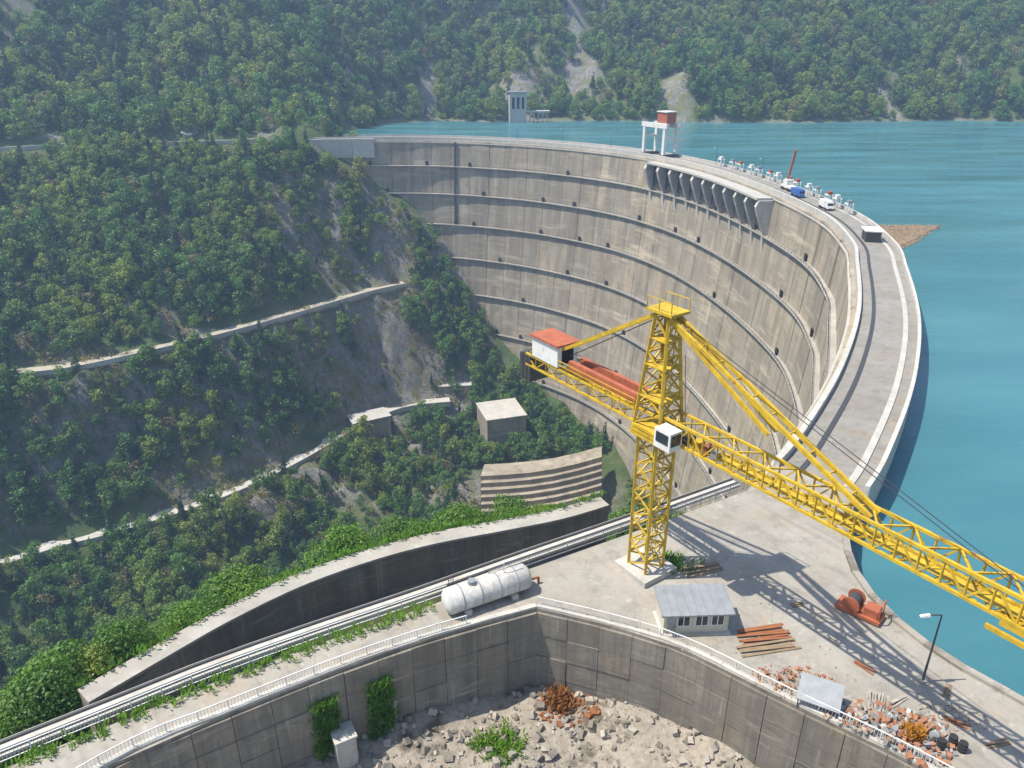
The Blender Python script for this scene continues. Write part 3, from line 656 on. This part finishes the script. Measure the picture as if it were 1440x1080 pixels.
# lamp posts
def lamp(p, h, rz, label, group=None):
    o = thing('street_lamp', label, 'lamp', tuple(p), rz, group)
    b = MB(); b.tube((0, 0, 0), (0, 0, h), .11, 8, .06); b.build('pole', M_STEEL, o)
    b = MB(); b.bar((0, 0, h), (-1.3, 0, h+.12), .08); b.build('arm', M_STEEL, o)
    b = MB(); b.hexa([(-1.9, -.16, h), (-1.1, -.16, h+.02), (-1.1, .16, h+.02), (-1.9, .16, h), (-1.8, -.1, h+.16), (-1.1, -.1, h+.2), (-1.1, .1, h+.2), (-1.8, .1, h+.16)]); b.build('lamp_head', M_WHITE, o)
    b = MB(); b.box((0, 0, .1), (.5, .5, .2)); b.build('base', M_PALE, o)
lamp(P(1297, 958), 7.3, .1, 'dark lamp post with a white head on the lake side of the plaza')
# debris on the plaza and in the pit
def planks(name, label, p, L, n, rz, mat, cat='planks', w=.25):
    o = thing(name, label, cat, tuple(p), rz)
    for k in range(n):
        a = random.uniform(-.12, .12); y = (k-n/2)*w*1.35; z = .06+.12*(k % 2)
        piece('plank', (-L/2*random.uniform(.8, 1), y-a, z), (L/2*random.uniform(.8, 1), y+a, z), w, .09, mat, o)
planks('plank_stack', 'rusty steel sheets stacked in front of the hut', P(1072, 892), 5.2, 7, .15, M_RUST)
planks('plank_stack', 'long dark timbers lying right of the hut', P(1080, 910), 6.0, 4, .18, M_WOOD)
planks('plank_stack', 'grey planks lying by the far plaza edge', P(985, 800), 4.5, 5, .3, M_WOOD)
planks('plank_stack', 'pale planks beside the debris heap in the right foreground', P(1228, 992)+V((0, 0, .05)), 3.2, 7, 1.1, M_STONE, w=.16)
for k_ in range(7): planks('plank_stack', ('lowest', 'second', 'third', 'fourth', 'fifth', 'sixth', 'highest')[k_]+' in the picture of the stray timber pieces scattered on the lake side paving', P((1400, 1345, 1262, 1330, 1215, 1170, 1120)[k_], (1045, 1018, 985, 972, 940, 900, 850)[k_]), random.uniform(1.2, 2.6), 3, random.random()*3, (M_WOOD, M_RUST, M_STONE)[k_ % 3], w=.14)
planks('plank_stack', 'reddish timbers lying on the debris heap', P(1290, 1030)+V((0, 0, .55)), 2.6, 5, .5, M_BRICK, w=.15)
# red winch machine on the lake side
wp = P(1208, 862); wr = thing('winch_machine', 'red winch with a cable drum on the lake side of the plaza', 'winch', tuple(wp), -.75)
b = MB(); b.box((0, 0, .35), (4.2, 1.9, .35)); b.build('frame', M_RED, wr)
b = MB(); b.tube((-.7, -.75, 1.1), (-.7, .75, 1.1), .6, 16); b.build('drum', M_STEEL, wr)
for s in (-.85, .85): b = MB(); b.tube((-.7, s-.05, 1.1), (-.7, s+.05, 1.1), .85, 16); b.build('flange', M_RED, wr)
b = MB(); b.box((1.1, 0, .95), (1.3, 1.3, .9)); b.build('motor', M_RED, wr)
b = MB(); b.bar((1.9, .7, .5), (1.9, .7, 2.2), .1); b.bar((1.9, -.7, .5), (1.9, -.7, 2.2), .1); b.bar((1.9, -.7, 2.2), (1.9, .7, 2.2), .1); b.build('guard', M_RED, wr)
# metal plate shelter
sp = P(1150, 990); sh = thing('sheet_shelter', 'grey sheet metal lean-to beside the pit edge', 'shelter', tuple(sp), -.5)
b = MB(); b.hexa([(-1.7, -1.2, .9), (1.7, -1.2, .9), (1.7, 1.2, 1.7), (-1.7, 1.2, 1.7), (-1.7, -1.2, .97), (1.7, -1.2, .97), (1.7, 1.2, 1.77), (-1.7, 1.2, 1.77)]); b.build('roof', M_GREY, sh)
for sx in (-1.5, 1.5):
    for sy, z in ((-1.05, .92), (1.05, 1.64)): piece('post', (sx, sy, 0), (sx, sy, z), .1, .1, M_STEEL, sh)
b = MB(); b.box((0, 1.1, .8), (3, .05, 1.4)); b.build('back_panel', M_GREY, sh)
# barrels
bar_lab = ['black barrel nearest the pit edge by the rubble heap', 'black barrel in the middle of the three by the rubble heap', 'black barrel farthest right by the rubble heap']
for k, (x, y) in enumerate(((1322, 1052), (1338, 1047), (1352, 1056))):
    p = P(x, y); o = thing('barrel', bar_lab[k], 'barrel', tuple(p), 0, 'black barrels'); b = MB(); b.tube((0, 0, 0), (0, 0, .9), .32, 14); b.build('drum', M_BLACK, o, False)
    for z in (.3, .6): b = MB(); b.tube((0, 0, z-.03), (0, 0, z+.03), .345, 14); b.build('rib', M_STEEL, o)
def rubble(name, label, cx, cy, rx, ry, n, smin, smax, mats, zf, kind='stuff', clip=None):
    for mi, mat in enumerate(mats):
        b = MB()
        for k in range(n):
            r = math.sqrt(random.random()); a = random.random()*6.283; x = cx+rx*r*math.cos(a); y = cy+ry*r*math.sin(a); s = smin+(smax-smin)*random.random()**5
            
            if clip is not None and not inside(np.array([[x, y]]), clip)[0]: continue
            M = Matrix.Rotation(random.random()*3, 3, V((random.random(), random.random(), random.random()+.1)).normalized()); z = zf(x, y)+s*.2
            j = lambda: random.uniform(.7, 1.1)
            b.hexa([V((x, y, z))+M@V((q[0]*s*j()*.6, q[1]*s*j()*.5, q[2]*s*j()*.4)) for q in ((-1, -1, -1), (1, -1, -1), (1, 1, -1), (-1, 1, -1), (-1, -1, 1), (1, -1, 1), (1, 1, 1), (-1, 1, 1))])
        tag(b.build(name, mat), label[mi] if isinstance(label, list) else label, 'rubble', None, kind)
rubble('rubble', ['pale broken stone strewn over the pit floor', 'dark weathered stone strewn over the pit floor'], 10, 46, 36, 12, 3000, .05, .75, (M_STONE, M_WALL), zpit)
heap = lambda cx, cy, rx, ry, h: (lambda x, y: h*max(0, 1-math.hypot((x-cx)/rx, (y-cy)/ry)))
c = P(1110, 962); rubble('brick_rubble', 'broken red brick strewn along the plaza edge between hut and shelter', c.x, c.y, 4.2, 2.2, 420, .06, .34, (M_BRICK,), heap(c.x, c.y, 4, 2, .35), clip=PLAZA)
c = P(1245, 1035); rubble('debris_heap', ['pale stone and concrete debris heaped in the right foreground', 'red brick debris mixed through the right foreground heap', 'grey scrap mixed through the right foreground heap'], c.x, c.y, 5.5, 3.4, 520, .06, .5, (M_STONE, M_BRICK, M_GREY), heap(c.x, c.y, 5.5, 3.4, .8), clip=PLAZA)
c = P(800, 990, -9); rubble('rust_rubble', 'rust orange broken brick at the inner corner of the pit', c.x, c.y, 3.4, 2.2, 260, .1, .5, (M_RUST,), zpit)
c = P(1330, 1010); rubble('stone_heap', 'pale rubble heap on the plaza above the pit', c.x, c.y, 3.2, 1.6, 260, .08, .4, (M_STONE,), lambda x, y: .0, clip=PLAZA)
c = P(1190, 950); rubble('gravel_scatter', 'loose stones scattered on the plaza paving', c.x-4, c.y+4, 16, 6, 260, .05, .22, (M_STONE,), lambda x, y: 0, clip=PLAZA)
for lab, (x, y, w, hgt) in {'thin pale concrete pillar standing in the pit by the shaded wall': (552, 1030, .9, 3.2), 'thick concrete pillar stub low in the pit beside the shaded wall': (488, 1075, 1.8, 3.4)}.items():
    p = P(x, y, -10); o = thing('pillar', lab, 'pillar', (p.x, p.y, zpit(p.x, p.y)-.3)); b = MB(); b.box((0, 0, hgt/2), (w, w, hgt), .5); b.build('shaft', M_PALE, o); b = MB(); b.box((0, 0, hgt+.1), (w+.25, w+.25, .22), .5); b.build('cap', M_PALE, o)

# ------------------------------------------------------------------ things on the crest
gp = OUT[near_px(925)] if False else P(922, 219); i = min(range(len(OUT)), key=lambda i: (OUT[i]-gp).length); ang = math.atan2(*reversed((OUT[i+1]-OUT[i]).xy))
gp = OUT[i]+NO[i]*(-CW*.5)
gt = thing('gantry_crane', 'pale portal gantry crane with a red brown cabin on the far crest', 'gantry crane', tuple(gp), ang)
for sx in (-8, 8):
    for sy in (-4, 4): b = MB(); b.box((sx, sy, 7.2), (1.7, 1.3, 14.4)); b.build('leg', M_WHITE, gt)
for sy in (-4, 4): b = MB(); b.box((0, sy, 15.3), (20, 1.6, 2.2)); b.build('girder', M_WHITE, gt)
for sx in (-8, 8): b = MB(); b.box((sx, 0, 9.5), (1.1, 7.5, 1.1)); b.build('cross_beam', M_WHITE, gt)
b = MB(); b.box((4, 0, 19.2), (7.5, 6, 5.2)); h = b.build('machine_house', M_RED, gt)
b = MB(); b.box((4, 0, 22), (8.3, 6.8, .5)); b.build('roof', M_WHITE, h)
for sx in (-8, 8): b = MB(); b.box((sx, 0, .7), (2.6, 9.6, 1.2)); b.build('bogie', M_STEEL, gt)
def on_crest(px, d):
    i = near_px(px); p = OUT[i]+NO[i]*(-d); t = OUT[i+1]-OUT[i]; return p, math.atan2(t.y, t.x)
def truck(label, px, d, body, cabm):
    p, r = on_crest(px, d); o = thing('truck', label, 'truck', tuple(p), r)
    b = MB(); b.box((-.9, 0, 1.9), (5.2, 2.4, 2.2)); b.build('body', body, o)
    b = MB(); b.hexa([(1.9, -1.15, .7), (4, -1.15, .7), (4, 1.15, .7), (1.9, 1.15, .7), (1.9, -1.1, 2.9), (3.3, -1.1, 2.9), (3.3, 1.1, 2.9), (1.9, 1.1, 2.9)]); h = b.build('cab', cabm, o)
    b = MB(); b.box((3.66, 0, 2.1), (.1, 1.9, .8)); b.build('windscreen', M_GLASS, h)
    b = MB(); b.box((.3, 0, .72), (7.4, 1.0, .25)); b.build('chassis', M_STEEL, o)
    for xx in (-2.6, -1.2, 2.9):
        for s in (-1, 1): b = MB(); b.tube((xx, s*1.15-.17, .5), (xx, s*1.15+.17, .5), .5, 14); b.build('wheel', M_BLACK, o)
truck('blue truck parked on the dam crest', 1103, 6.5, M_BLUE, M_BLUE)
truck('white truck parked on the dam crest beyond the blue one', 1142, 6.0, M_WHITE, M_WHITE)
truck('grey box truck parked at the bend of the crest', 1190, 5, M_GREY, M_WHITE)
p, r = on_crest(1082, 4); o = thing('mobile_crane', 'white mobile crane with a raised pale boom on the dam crest', 'mobile crane', tuple(p), r)
b = MB(); b.box((0, 0, 1.5), (9, 2.7, 1.0)); b.build('chassis', M_WHITE, o)
b = MB(); b.box((-1, 0, 3.0), (3.6, 2.6, 2.0)); b.build('cab', M_WHITE, o)
b = MB(); b.bar((-2, 0, 3.2), (1.5, 0, 15.5), .7); b.build('boom', M_RED, o)
b = MB(); b.bar((1.5, 0, 15.5), (1.5, 0, 10), .07); b.build('cable', M_STEEL, o)
for xx in (-3.4, -1.9, 1.9, 3.4):
    for s in (-1, 1): b = MB(); b.tube((xx, s*1.3-.2, .62), (xx, s*1.3+.2, .62), .62, 14); b.build('wheel', M_BLACK, o)
# steel trestles in a row on the crest
for k in range(14):
    p, r = on_crest(992+k*12.5, 2.4); o = thing('gate_hoist', ('first', 'second', 'third', 'fourth', 'fifth', 'sixth', 'seventh', 'eighth', 'ninth', 'tenth', 'eleventh', 'twelfth', 'thirteenth', 'last')[k]+' white gate hoist frame on the crest, counting from the gantry crane', 'hoist frame', tuple(p), r, 'hoist frames on the crest')
    for sx in (-1.2, 1.2):
        for sy in (-.9, .9): piece('post', (sx, sy, 0), (sx, sy, 3.6), .26, .26, M_WHITE, o)
    piece('beam', (-1.6, .9, 3.6), (1.6, .9, 3.6), .3, .4, M_WHITE, o); piece('beam', (-1.6, -.9, 3.6), (1.6, -.9, 3.6), .3, .4, M_WHITE, o)
    b = MB(); b.box((0, 0, 4.3), (1.6, 1.4, 1.0)); b.build('motor_box', (M_WHITE, M_GREY, M_RED)[k % 3], o)
for k, x in enumerate((660, 720, 780, 840, 980, 1040)):
    p, r = on_crest(x, .9); lamp(p, 8, r+1.57, ('first', 'second', 'third', 'fourth', 'fifth', 'sixth')[k]+' lamp post along the far crest, counting from the mountain', 'lamp posts on the crest')
p, r = on_crest(1205, 5); 
ds = thing('crest_shed', 'small dark shed with a pale flat roof at the bend of the crest', 'shed', tuple(p), r)
b = MB(); b.box((0, 0, 1.5), (6, 4, 3)); b.build('wall', M_STEEL, ds); b = MB(); b.box((0, 0, 3.15), (7, 5, .3)); b.build('roof', M_WHITE, ds)
# far shore intake building and shelters by the upper road
p = P(735, 174, -3); hb = thing('intake_building', 'grey concrete tower building with columns on the far shore', 'building', (p.x, 664, -6), .1)
b = MB(); b.box((-4, 0, 12), (14, 10, 26)); b.build('wall', M_PALE, hb); b = MB(); b.box((-4, 0, 25.4), (16, 12, .8)); b.build('roof', M_GREY, hb)
for k in range(3): b = MB(); b.box((-8+k*4, -5.1, 17), (2, .3, 9)); b.build('window', M_DARKHOLE, hb)
b = MB(); b.box((13, 0, 10.2), (20, 9, 1.2)); b.build('deck', M_PALE, hb)
for k in range(5): b = MB(); b.box((6+k*3.6, -3, 4), (.9, .9, 12)); b.build('column', M_PALE, hb)
for k, (x, y, lab) in enumerate(((318, 176, 'small white house with a grey roof beside the upper road'), (285, 190, 'low pale shed on the upper road'))):
    p = P(x, y, 1); p = V((p.x, min(p.y, 486), 0)); o = thing('roadside_house', lab, 'house', (p.x, p.y-3, 0), .3)
    b = MB(); b.box((0, 0, 2.2), (9-k*2, 6, 4.4)); b.build('wall', M_WHITE, o)
    b = MB(); b.hexa([(-5, -3.4, 4.4), (5, -3.4, 4.4), (5, 3.4, 4.4), (-5, 3.4, 4.4), (-5, -.2, 6.2), (5, -.2, 6.2), (5, .2, 6.2), (-5, .2, 6.2)]); b.build('roof', M_GREY, o)
    for s in (-2, 1.2): b = MB(); b.box((s, -3.03, 2.4), (1.3, .12, 1.4)); b.build('window', M_GLASS, o)
# driftwood on the lake
b = MB()
for k in range(2600):
    u, v = random.random(), random.random(); px = 1205+115*u*(1-.35*v); py = 318+(50-40*abs(u-.25)**1.1)*v
    if random.random() < .25*u: continue
    p = P(px, py, LAKE_Z); a = random.random()*3.14; L = random.uniform(.5, 2.6)
    b.bar((p.x-L*math.cos(a), p.y-L*math.sin(a), LAKE_Z+.05), (p.x+L*math.cos(a), p.y+L*math.sin(a), LAKE_Z+.05+random.random()*.25), random.uniform(.2, .5), .3)
tag(b.build('driftwood', M_WOOD), 'raft of brown driftwood floating against the dam bend', 'driftwood', None, 'stuff')

# ------------------------------------------------------------------ vegetation
def crown_mesh(name, seed, nleaf, leaf, lobes, tall, mat, cone=False):
    r = np.random.default_rng(seed); cs = []
    for k in range(lobes):
        a = r.random()*6.283; h = .25+.75*(k+.5)/lobes; rad = .36*math.sin(math.pi*min(.97, h*.82+.1))*r.random()**.5
        if cone: rad = .2*(1.05-h)*r.random(); cs.append((rad*math.cos(a), rad*math.sin(a), h*tall, .2*(1.12-h)+.03)); continue
        cs.append((rad*math.cos(a), rad*math.sin(a), h*tall, .17+.14*r.random()))
    cs = np.array(cs); w = cs[:, 3]**2; k = r.choice(lobes, nleaf, p=w/w.sum()); d = r.normal(size=(nleaf, 3)); d /= np.linalg.norm(d, axis=1)[:, None]
    d[:, 2] = np.where(r.random(nleaf) < .6, np.abs(d[:, 2]), d[:, 2])
    c = cs[k, :3]+d*(cs[k, 3]*(.62+.45*r.random(nleaf)))[:, None]*np.array([1, 1, .85])
    nrm = d+r.normal(size=(nleaf, 3))*.55; nrm /= np.linalg.norm(nrm, axis=1)[:, None]
    t = np.cross(nrm, r.normal(size=(nleaf, 3))); t /= np.linalg.norm(t, axis=1)[:, None]; s = np.cross(nrm, t)
    L = (leaf*(.6+.8*r.random(nleaf)))[:, None]
    v = np.stack([c-t*L, c+s*L*.6, c+t*L, c-s*L*.6], 1).reshape(-1, 3)
    me = bpy.data.meshes.new(name); me.from_pydata(v.tolist(), [], np.arange(nleaf*4).reshape(-1, 4).tolist()); me.materials.append(mat); return me
def trunk_mesh(seed):
    r = random.Random(seed); b = MB(); b.tube((0, 0, -.12), (.01, .02, .38), .032, 7, .02); b.tube((.01, .02, .38), (.03, 0, .75), .02, 6, .006)
    for k in range(4):
        a = r.random()*6.28; z = .25+.1*k; b.tube((.01, .01, z), (.25*math.cos(a), .25*math.sin(a), z+.22), .012, 5, .004)
    me = b.mesh('trunk'); me.materials.append(M_BARK); return me
far_col = bpy.data.collections.new('tree_prototypes'); FAR = []
for k in range(8):
    me = crown_mesh('far_crown', 100+k, 620, .05, 8+k, (.6, .9, 1.05, 1.35)[k % 4], M_LEAF_FAR); o = bpy.data.objects.new('far_tree', me); far_col.objects.link(o)
for k in range(2):
    o = bpy.data.objects.new('far_tree', crown_mesh('far_crown', 150+k, 560, .042, 13, 1.45+.3*k, M_CONIFER, True)); far_col.objects.link(o)
o = bpy.data.objects.new('far_tree', crown_mesh('far_crown', 160, 240, .04, 9, .8, M_DRYLEAF)); far_col.objects.link(o)
NEAR = [(crown_mesh('near_crown', 200+k, 5200, .021, 16+2*k, .95, M_LEAF), trunk_mesh(k)) for k in range(4)]
MID = [(crown_mesh('mid_crown', 300+k, 1100, .042, 11+k, .92, M_LEAF_FAR), trunk_mesh(k+9)) for k in range(4)]
def scatter(n, x0, x1, y0, y1, fn, poly, seed):
    r = np.random.default_rng(seed); xy = np.column_stack([x0+(x1-x0)*r.random(n), y0+(y1-y0)*r.random(n)]); xy = xy[inside(xy, poly)]
    return np.column_stack([xy, np.concatenate([fn(c) for c in np.array_split(xy, 20)])])
def frame_ok(p, m=90):
    w = p[:, 1]*math.cos(PITCH)-(p[:, 2]-CAMH)*math.sin(PITCH); v = p[:, 1]*math.sin(PITCH)+(p[:, 2]-CAMH)*math.cos(PITCH)
    x = 720+FPX*p[:, 0]/w; y = 540-FPX*v/w; return (w > 5) & (x > -m) & (x < 1440+m) & (y > -m) & (y < 1080+m), w
pv = scatter(52000, -420, 110, 30, 505, hv, VALLEY_POLY, 11)
dface = dist_poly(pv[:, :2], [face(i, -1.2) for i in range(k_beg-6, k_end+1, 3)])
ok, w = frame_ok(pv); rk = rock_v(pv)
ddam = np.array([1e9]*len(pv)); 
for z in (-16, -52, -96, -145): ddam = np.minimum(ddam, np.where(np.abs(pv[:, 2]-z) < 26, dist_poly(pv[:, :2], [face(i, z) for i in range(k_beg-6, k_end+1, 3)]), 1e9))
keep = ok & (dist_poly(pv[:, :2], R1) > 11) & (dist_poly(pv[:, :2], R2) > 6.5) & (dist_poly(pv[:, :2], R3) > 7) & (rng.random(len(pv)) > rk*.85) & (ddam > 6)
keep &= (dist_poly(pv[:, :2], W4) > 4.5) & (dist_poly(pv[:, :2], TRk) > 6) & ~inside(pv[:, :2], [(p.x, p.y) for p in lo]+[(p.x, p.y) for p in reversed(hi)])
px_, py_ = 720+FPX*pv[:, 0]/w, 0
stepc = P(770, 690, -160); keep &= ~((np.abs(pv[:, 0]-stepc.x) < 45) & (np.abs(pv[:, 1]-stepc.y) < 45))
keep &= (rng.random(len(pv)) < np.where(vnoise(pv[:, :2], 40, 44, 3) < -.28, .3, 1))
pv = pv[keep]; wv = w[keep]
sz = 2.2+9.5*rng.random(len(pv))**1.9
nearm = wv < 135
sz = np.where(nearm, 5.5+4.5*rng.random(len(pv)), sz)
# thin the near bank so that crowns do not pack
sel = ~nearm | (rng.random(len(pv)) < .2); pv, wv, sz, nearm = pv[sel], wv[sel], sz[sel], nearm[sel]
pm = scatter(52000, -480, 900, 440, 1060, hm, MPOLY, 12); ok, w2 = frame_ok(pm, 60)
keep = ok & (pm[:, 2] > -4.4) & (rng.random(len(pm)) > rock_m(pm)*.96) & (dist_poly(pm[:, :2], R1) > 8) & (w2 < 1050); pm = pm[keep]; w2 = w2[keep]
szm = 4+11*rng.random(len(pm))**1.7
big = np.argsort(-(sz/wv))[:300]; rest = np.ones(len(pv), bool); rest[big] = False
for n_i, i in enumerate(big):
    p = pv[i]; nr = wv[i] < 150; me, tr = (NEAR if nr else MID)[int(rng.integers(4))]; s = sz[i]
    nm = 'broadleaf_tree'
    o = thing(nm, 'leafy green tree on the near bank below the walkway' if nr else 'green tree in the forest on the valley slope', 'tree', (p[0], p[1], p[2]-.2), rng.random()*6.28, 'trees on the near bank' if nr else 'trees on the valley slope')
    o.scale = (s*(.85+.3*rng.random()), s*(.85+.3*rng.random()), s)
    link('crown', me, o); link('trunk', tr, o)
def forest(name, label, pts, sizes):
    me = bpy.data.meshes.new(name); me.from_pydata(pts.tolist(), [], [])
    a = me.attributes.new('size', 'FLOAT', 'POINT'); a.data.foreach_set('value', sizes.astype(np.float32))
    o = link(name, me); tag(o, label, 'forest', None, 'stuff')
    g = bpy.data.node_groups.new(name, 'GeometryNodeTree'); g.interface.new_socket('Geometry', in_out='INPUT', socket_type='NodeSocketGeometry'); g.interface.new_socket('Geometry', in_out='OUTPUT', socket_type='NodeSocketGeometry')
    nn = g.nodes; gi = nn.new('NodeGroupInput'); go = nn.new('NodeGroupOutput'); ip = nn.new('GeometryNodeInstanceOnPoints'); ci = nn.new('GeometryNodeCollectionInfo')
    m2p = nn.new('GeometryNodeMeshToPoints')
    ci.inputs[0].default_value = far_col; ci.inputs[1].default_value = True; ci.inputs[2].default_value = True
    na = nn.new('GeometryNodeInputNamedAttribute'); na.data_type = 'FLOAT'; na.inputs[0].default_value = 'size'
    rr = nn.new('FunctionNodeRandomValue'); rr.data_type = 'FLOAT_VECTOR'; rr.inputs[1].default_value = (.1, .1, 6.28)
    ln = g.links.new; ln(gi.outputs[0], m2p.inputs[0]); ln(m2p.outputs[0], ip.inputs['Points']); ln(ci.outputs[0], ip.inputs['Instance']); ip.inputs['Pick Instance'].default_value = True
    ln(na.outputs[0], ip.inputs['Scale']); ln(rr.outputs[0], ip.inputs['Rotation']); ln(ip.outputs[0], go.inputs[0])
    md = o.modifiers.new('forest', 'NODES'); md.node_group = g; return o
forest('valley_forest', 'dense green forest covering the far valley slope', pv[rest], sz[rest])
forest('mountain_forest', 'blue green forest covering the mountains around the lake', pm, szm)
print('trees', len(pv), len(pm), 'near', int(nearm.sum()))
# weeds and grass
rp = scatter(30000, -260, 20, 230, 490, hv, VALLEY_POLY, 77); rkv = rock_v(rp); okr, _ = frame_ok(rp, 10)
rp = rp[okr & (rkv > .35) & (vnoise(rp[:, :2], 12, 71, 3) > 0)][:2600]
def weeds(name, label, pts, size, per, mat=M_GRASS):
    vs = []; fs = []
    for p in pts:
        for k in range(per):
            a = random.random()*6.28; l = size*random.uniform(.4, 1.2); r = random.random()*size*.8; t = random.random()*6.28
            b0 = V((p[0]+r*math.cos(t), p[1]+r*math.sin(t), p[2])); tip = b0+V((math.cos(a)*l*.6, math.sin(a)*l*.6, l)); s = V((-math.sin(a), math.cos(a), 0))*l*.16
            n = len(vs); md = b0.lerp(tip, .55)+V((0, 0, l*.12)); vs += [tuple(b0), tuple(md+s), tuple(tip), tuple(md-s)]; fs.append((n, n+1, n+2, n+3))
    me = bpy.data.meshes.new(name); me.from_pydata(vs, [], fs); return tag(link(name, me, None, mat), label, 'plants', None, 'stuff')
weeds('verge_grass', 'bright green grass strip beside the rails of the walkway', [p+V((random.uniform(-.7, .7), random.uniform(-.7, .7), -.0)) for p in off(catmull(TRACK, .4), .3) if p.x < -8 for _ in range(2)], .55, 9)
weeds('terrace_grass', 'green grass along the pale top of the retaining wall', [p+V((random.uniform(-.4, .4), random.uniform(-.4, .4), 6.1-6.1+.4)) for p in off(catmull(WALL4, .35), 1.7) if random.random() < .8], .75, 8)
for lab, pts in {'bright green climbing weeds on the shaded pit wall near the thin pillar': [(525, 972+k*9) for k in range(9)], 'bright green weeds hanging on the pit wall near the thick pillar': [(447, 1006+k*8) for k in range(9)]}.items():
    q = []
    for x, y in pts:
        for _ in range(26):
            # on the wall surface just in front of the pit side
            L = catmull(PITL, .5); xx = x+random.uniform(-17, 17); best = min(L, key=lambda t: abs(proj(t)[0]-xx)); z = random.uniform(-9.5, -2.5); q.append((best.x+.5, best.y-.6, z))
    weeds('wall_weeds', lab, q, .55, 8)
weeds('rock_scrub', 'ochre grass and low scrub tufts on the rocky slope', [tuple(p) for p in rp], 2.0, 7, leafmat('ochre scrub', (.12, .15, .03), (.2, .19, .045), (.26, .22, .06)))
c = P(700, 1045, -9); weeds('pit_grass', 'patch of green weeds on the pit floor', [(c.x+random.gauss(0, 1.3), c.y+random.gauss(0, 1), zpit(c.x, c.y)) for _ in range(110)], .6, 10)
c = P(940, 792); weeds('crane_weeds', 'green weeds around the crane footing', [(c.x+random.gauss(0, 1.6), c.y+random.gauss(0, .7), 0) for _ in range(70)], .6, 9)
c = P(1280, 1040); weeds('autumn_bush', 'small orange yellow bush beside the rubble heap', [(c.x+random.gauss(0, .28), c.y+random.gauss(0, .25), .5) for _ in range(40)], .6, 10, leafmat('autumn leaves', (.38, .2, .02), (.42, .25, .02), (.4, .14, .02)))
c = P(787, 985, -9); weeds('rust_plant', 'orange brown dead brush at the corner of the pit', [(c.x+random.gauss(0, .5), c.y+random.gauss(0, .5), zpit(c.x, c.y)+random.random()) for _ in range(70)], .8, 9, leafmat('dead leaves', (.26, .11, .03), (.3, .14, .04), (.2, .08, .025)))

# ------------------------------------------------------------------ haze
hz = bpy.data.materials.new('haze air'); hz.use_nodes = True; t = hz.node_tree
for n_ in list(t.nodes):
    if n_.type == 'BSDF_PRINCIPLED': t.nodes.remove(n_)
pvn = t.nodes.new('ShaderNodeVolumePrincipled'); pvn.inputs['Color'].default_value = (.48, .68, 1, 1); pvn.inputs['Density'].default_value = .0003; pvn.inputs['Anisotropy'].default_value = .2
t.links.new(pvn.outputs[0], t.nodes['Material Output'].inputs['Volume'])
b = MB(); b.box((0, 1350, 92), (6100, 3400, 624)); tag(b.build('haze', hz), kind='stuff')
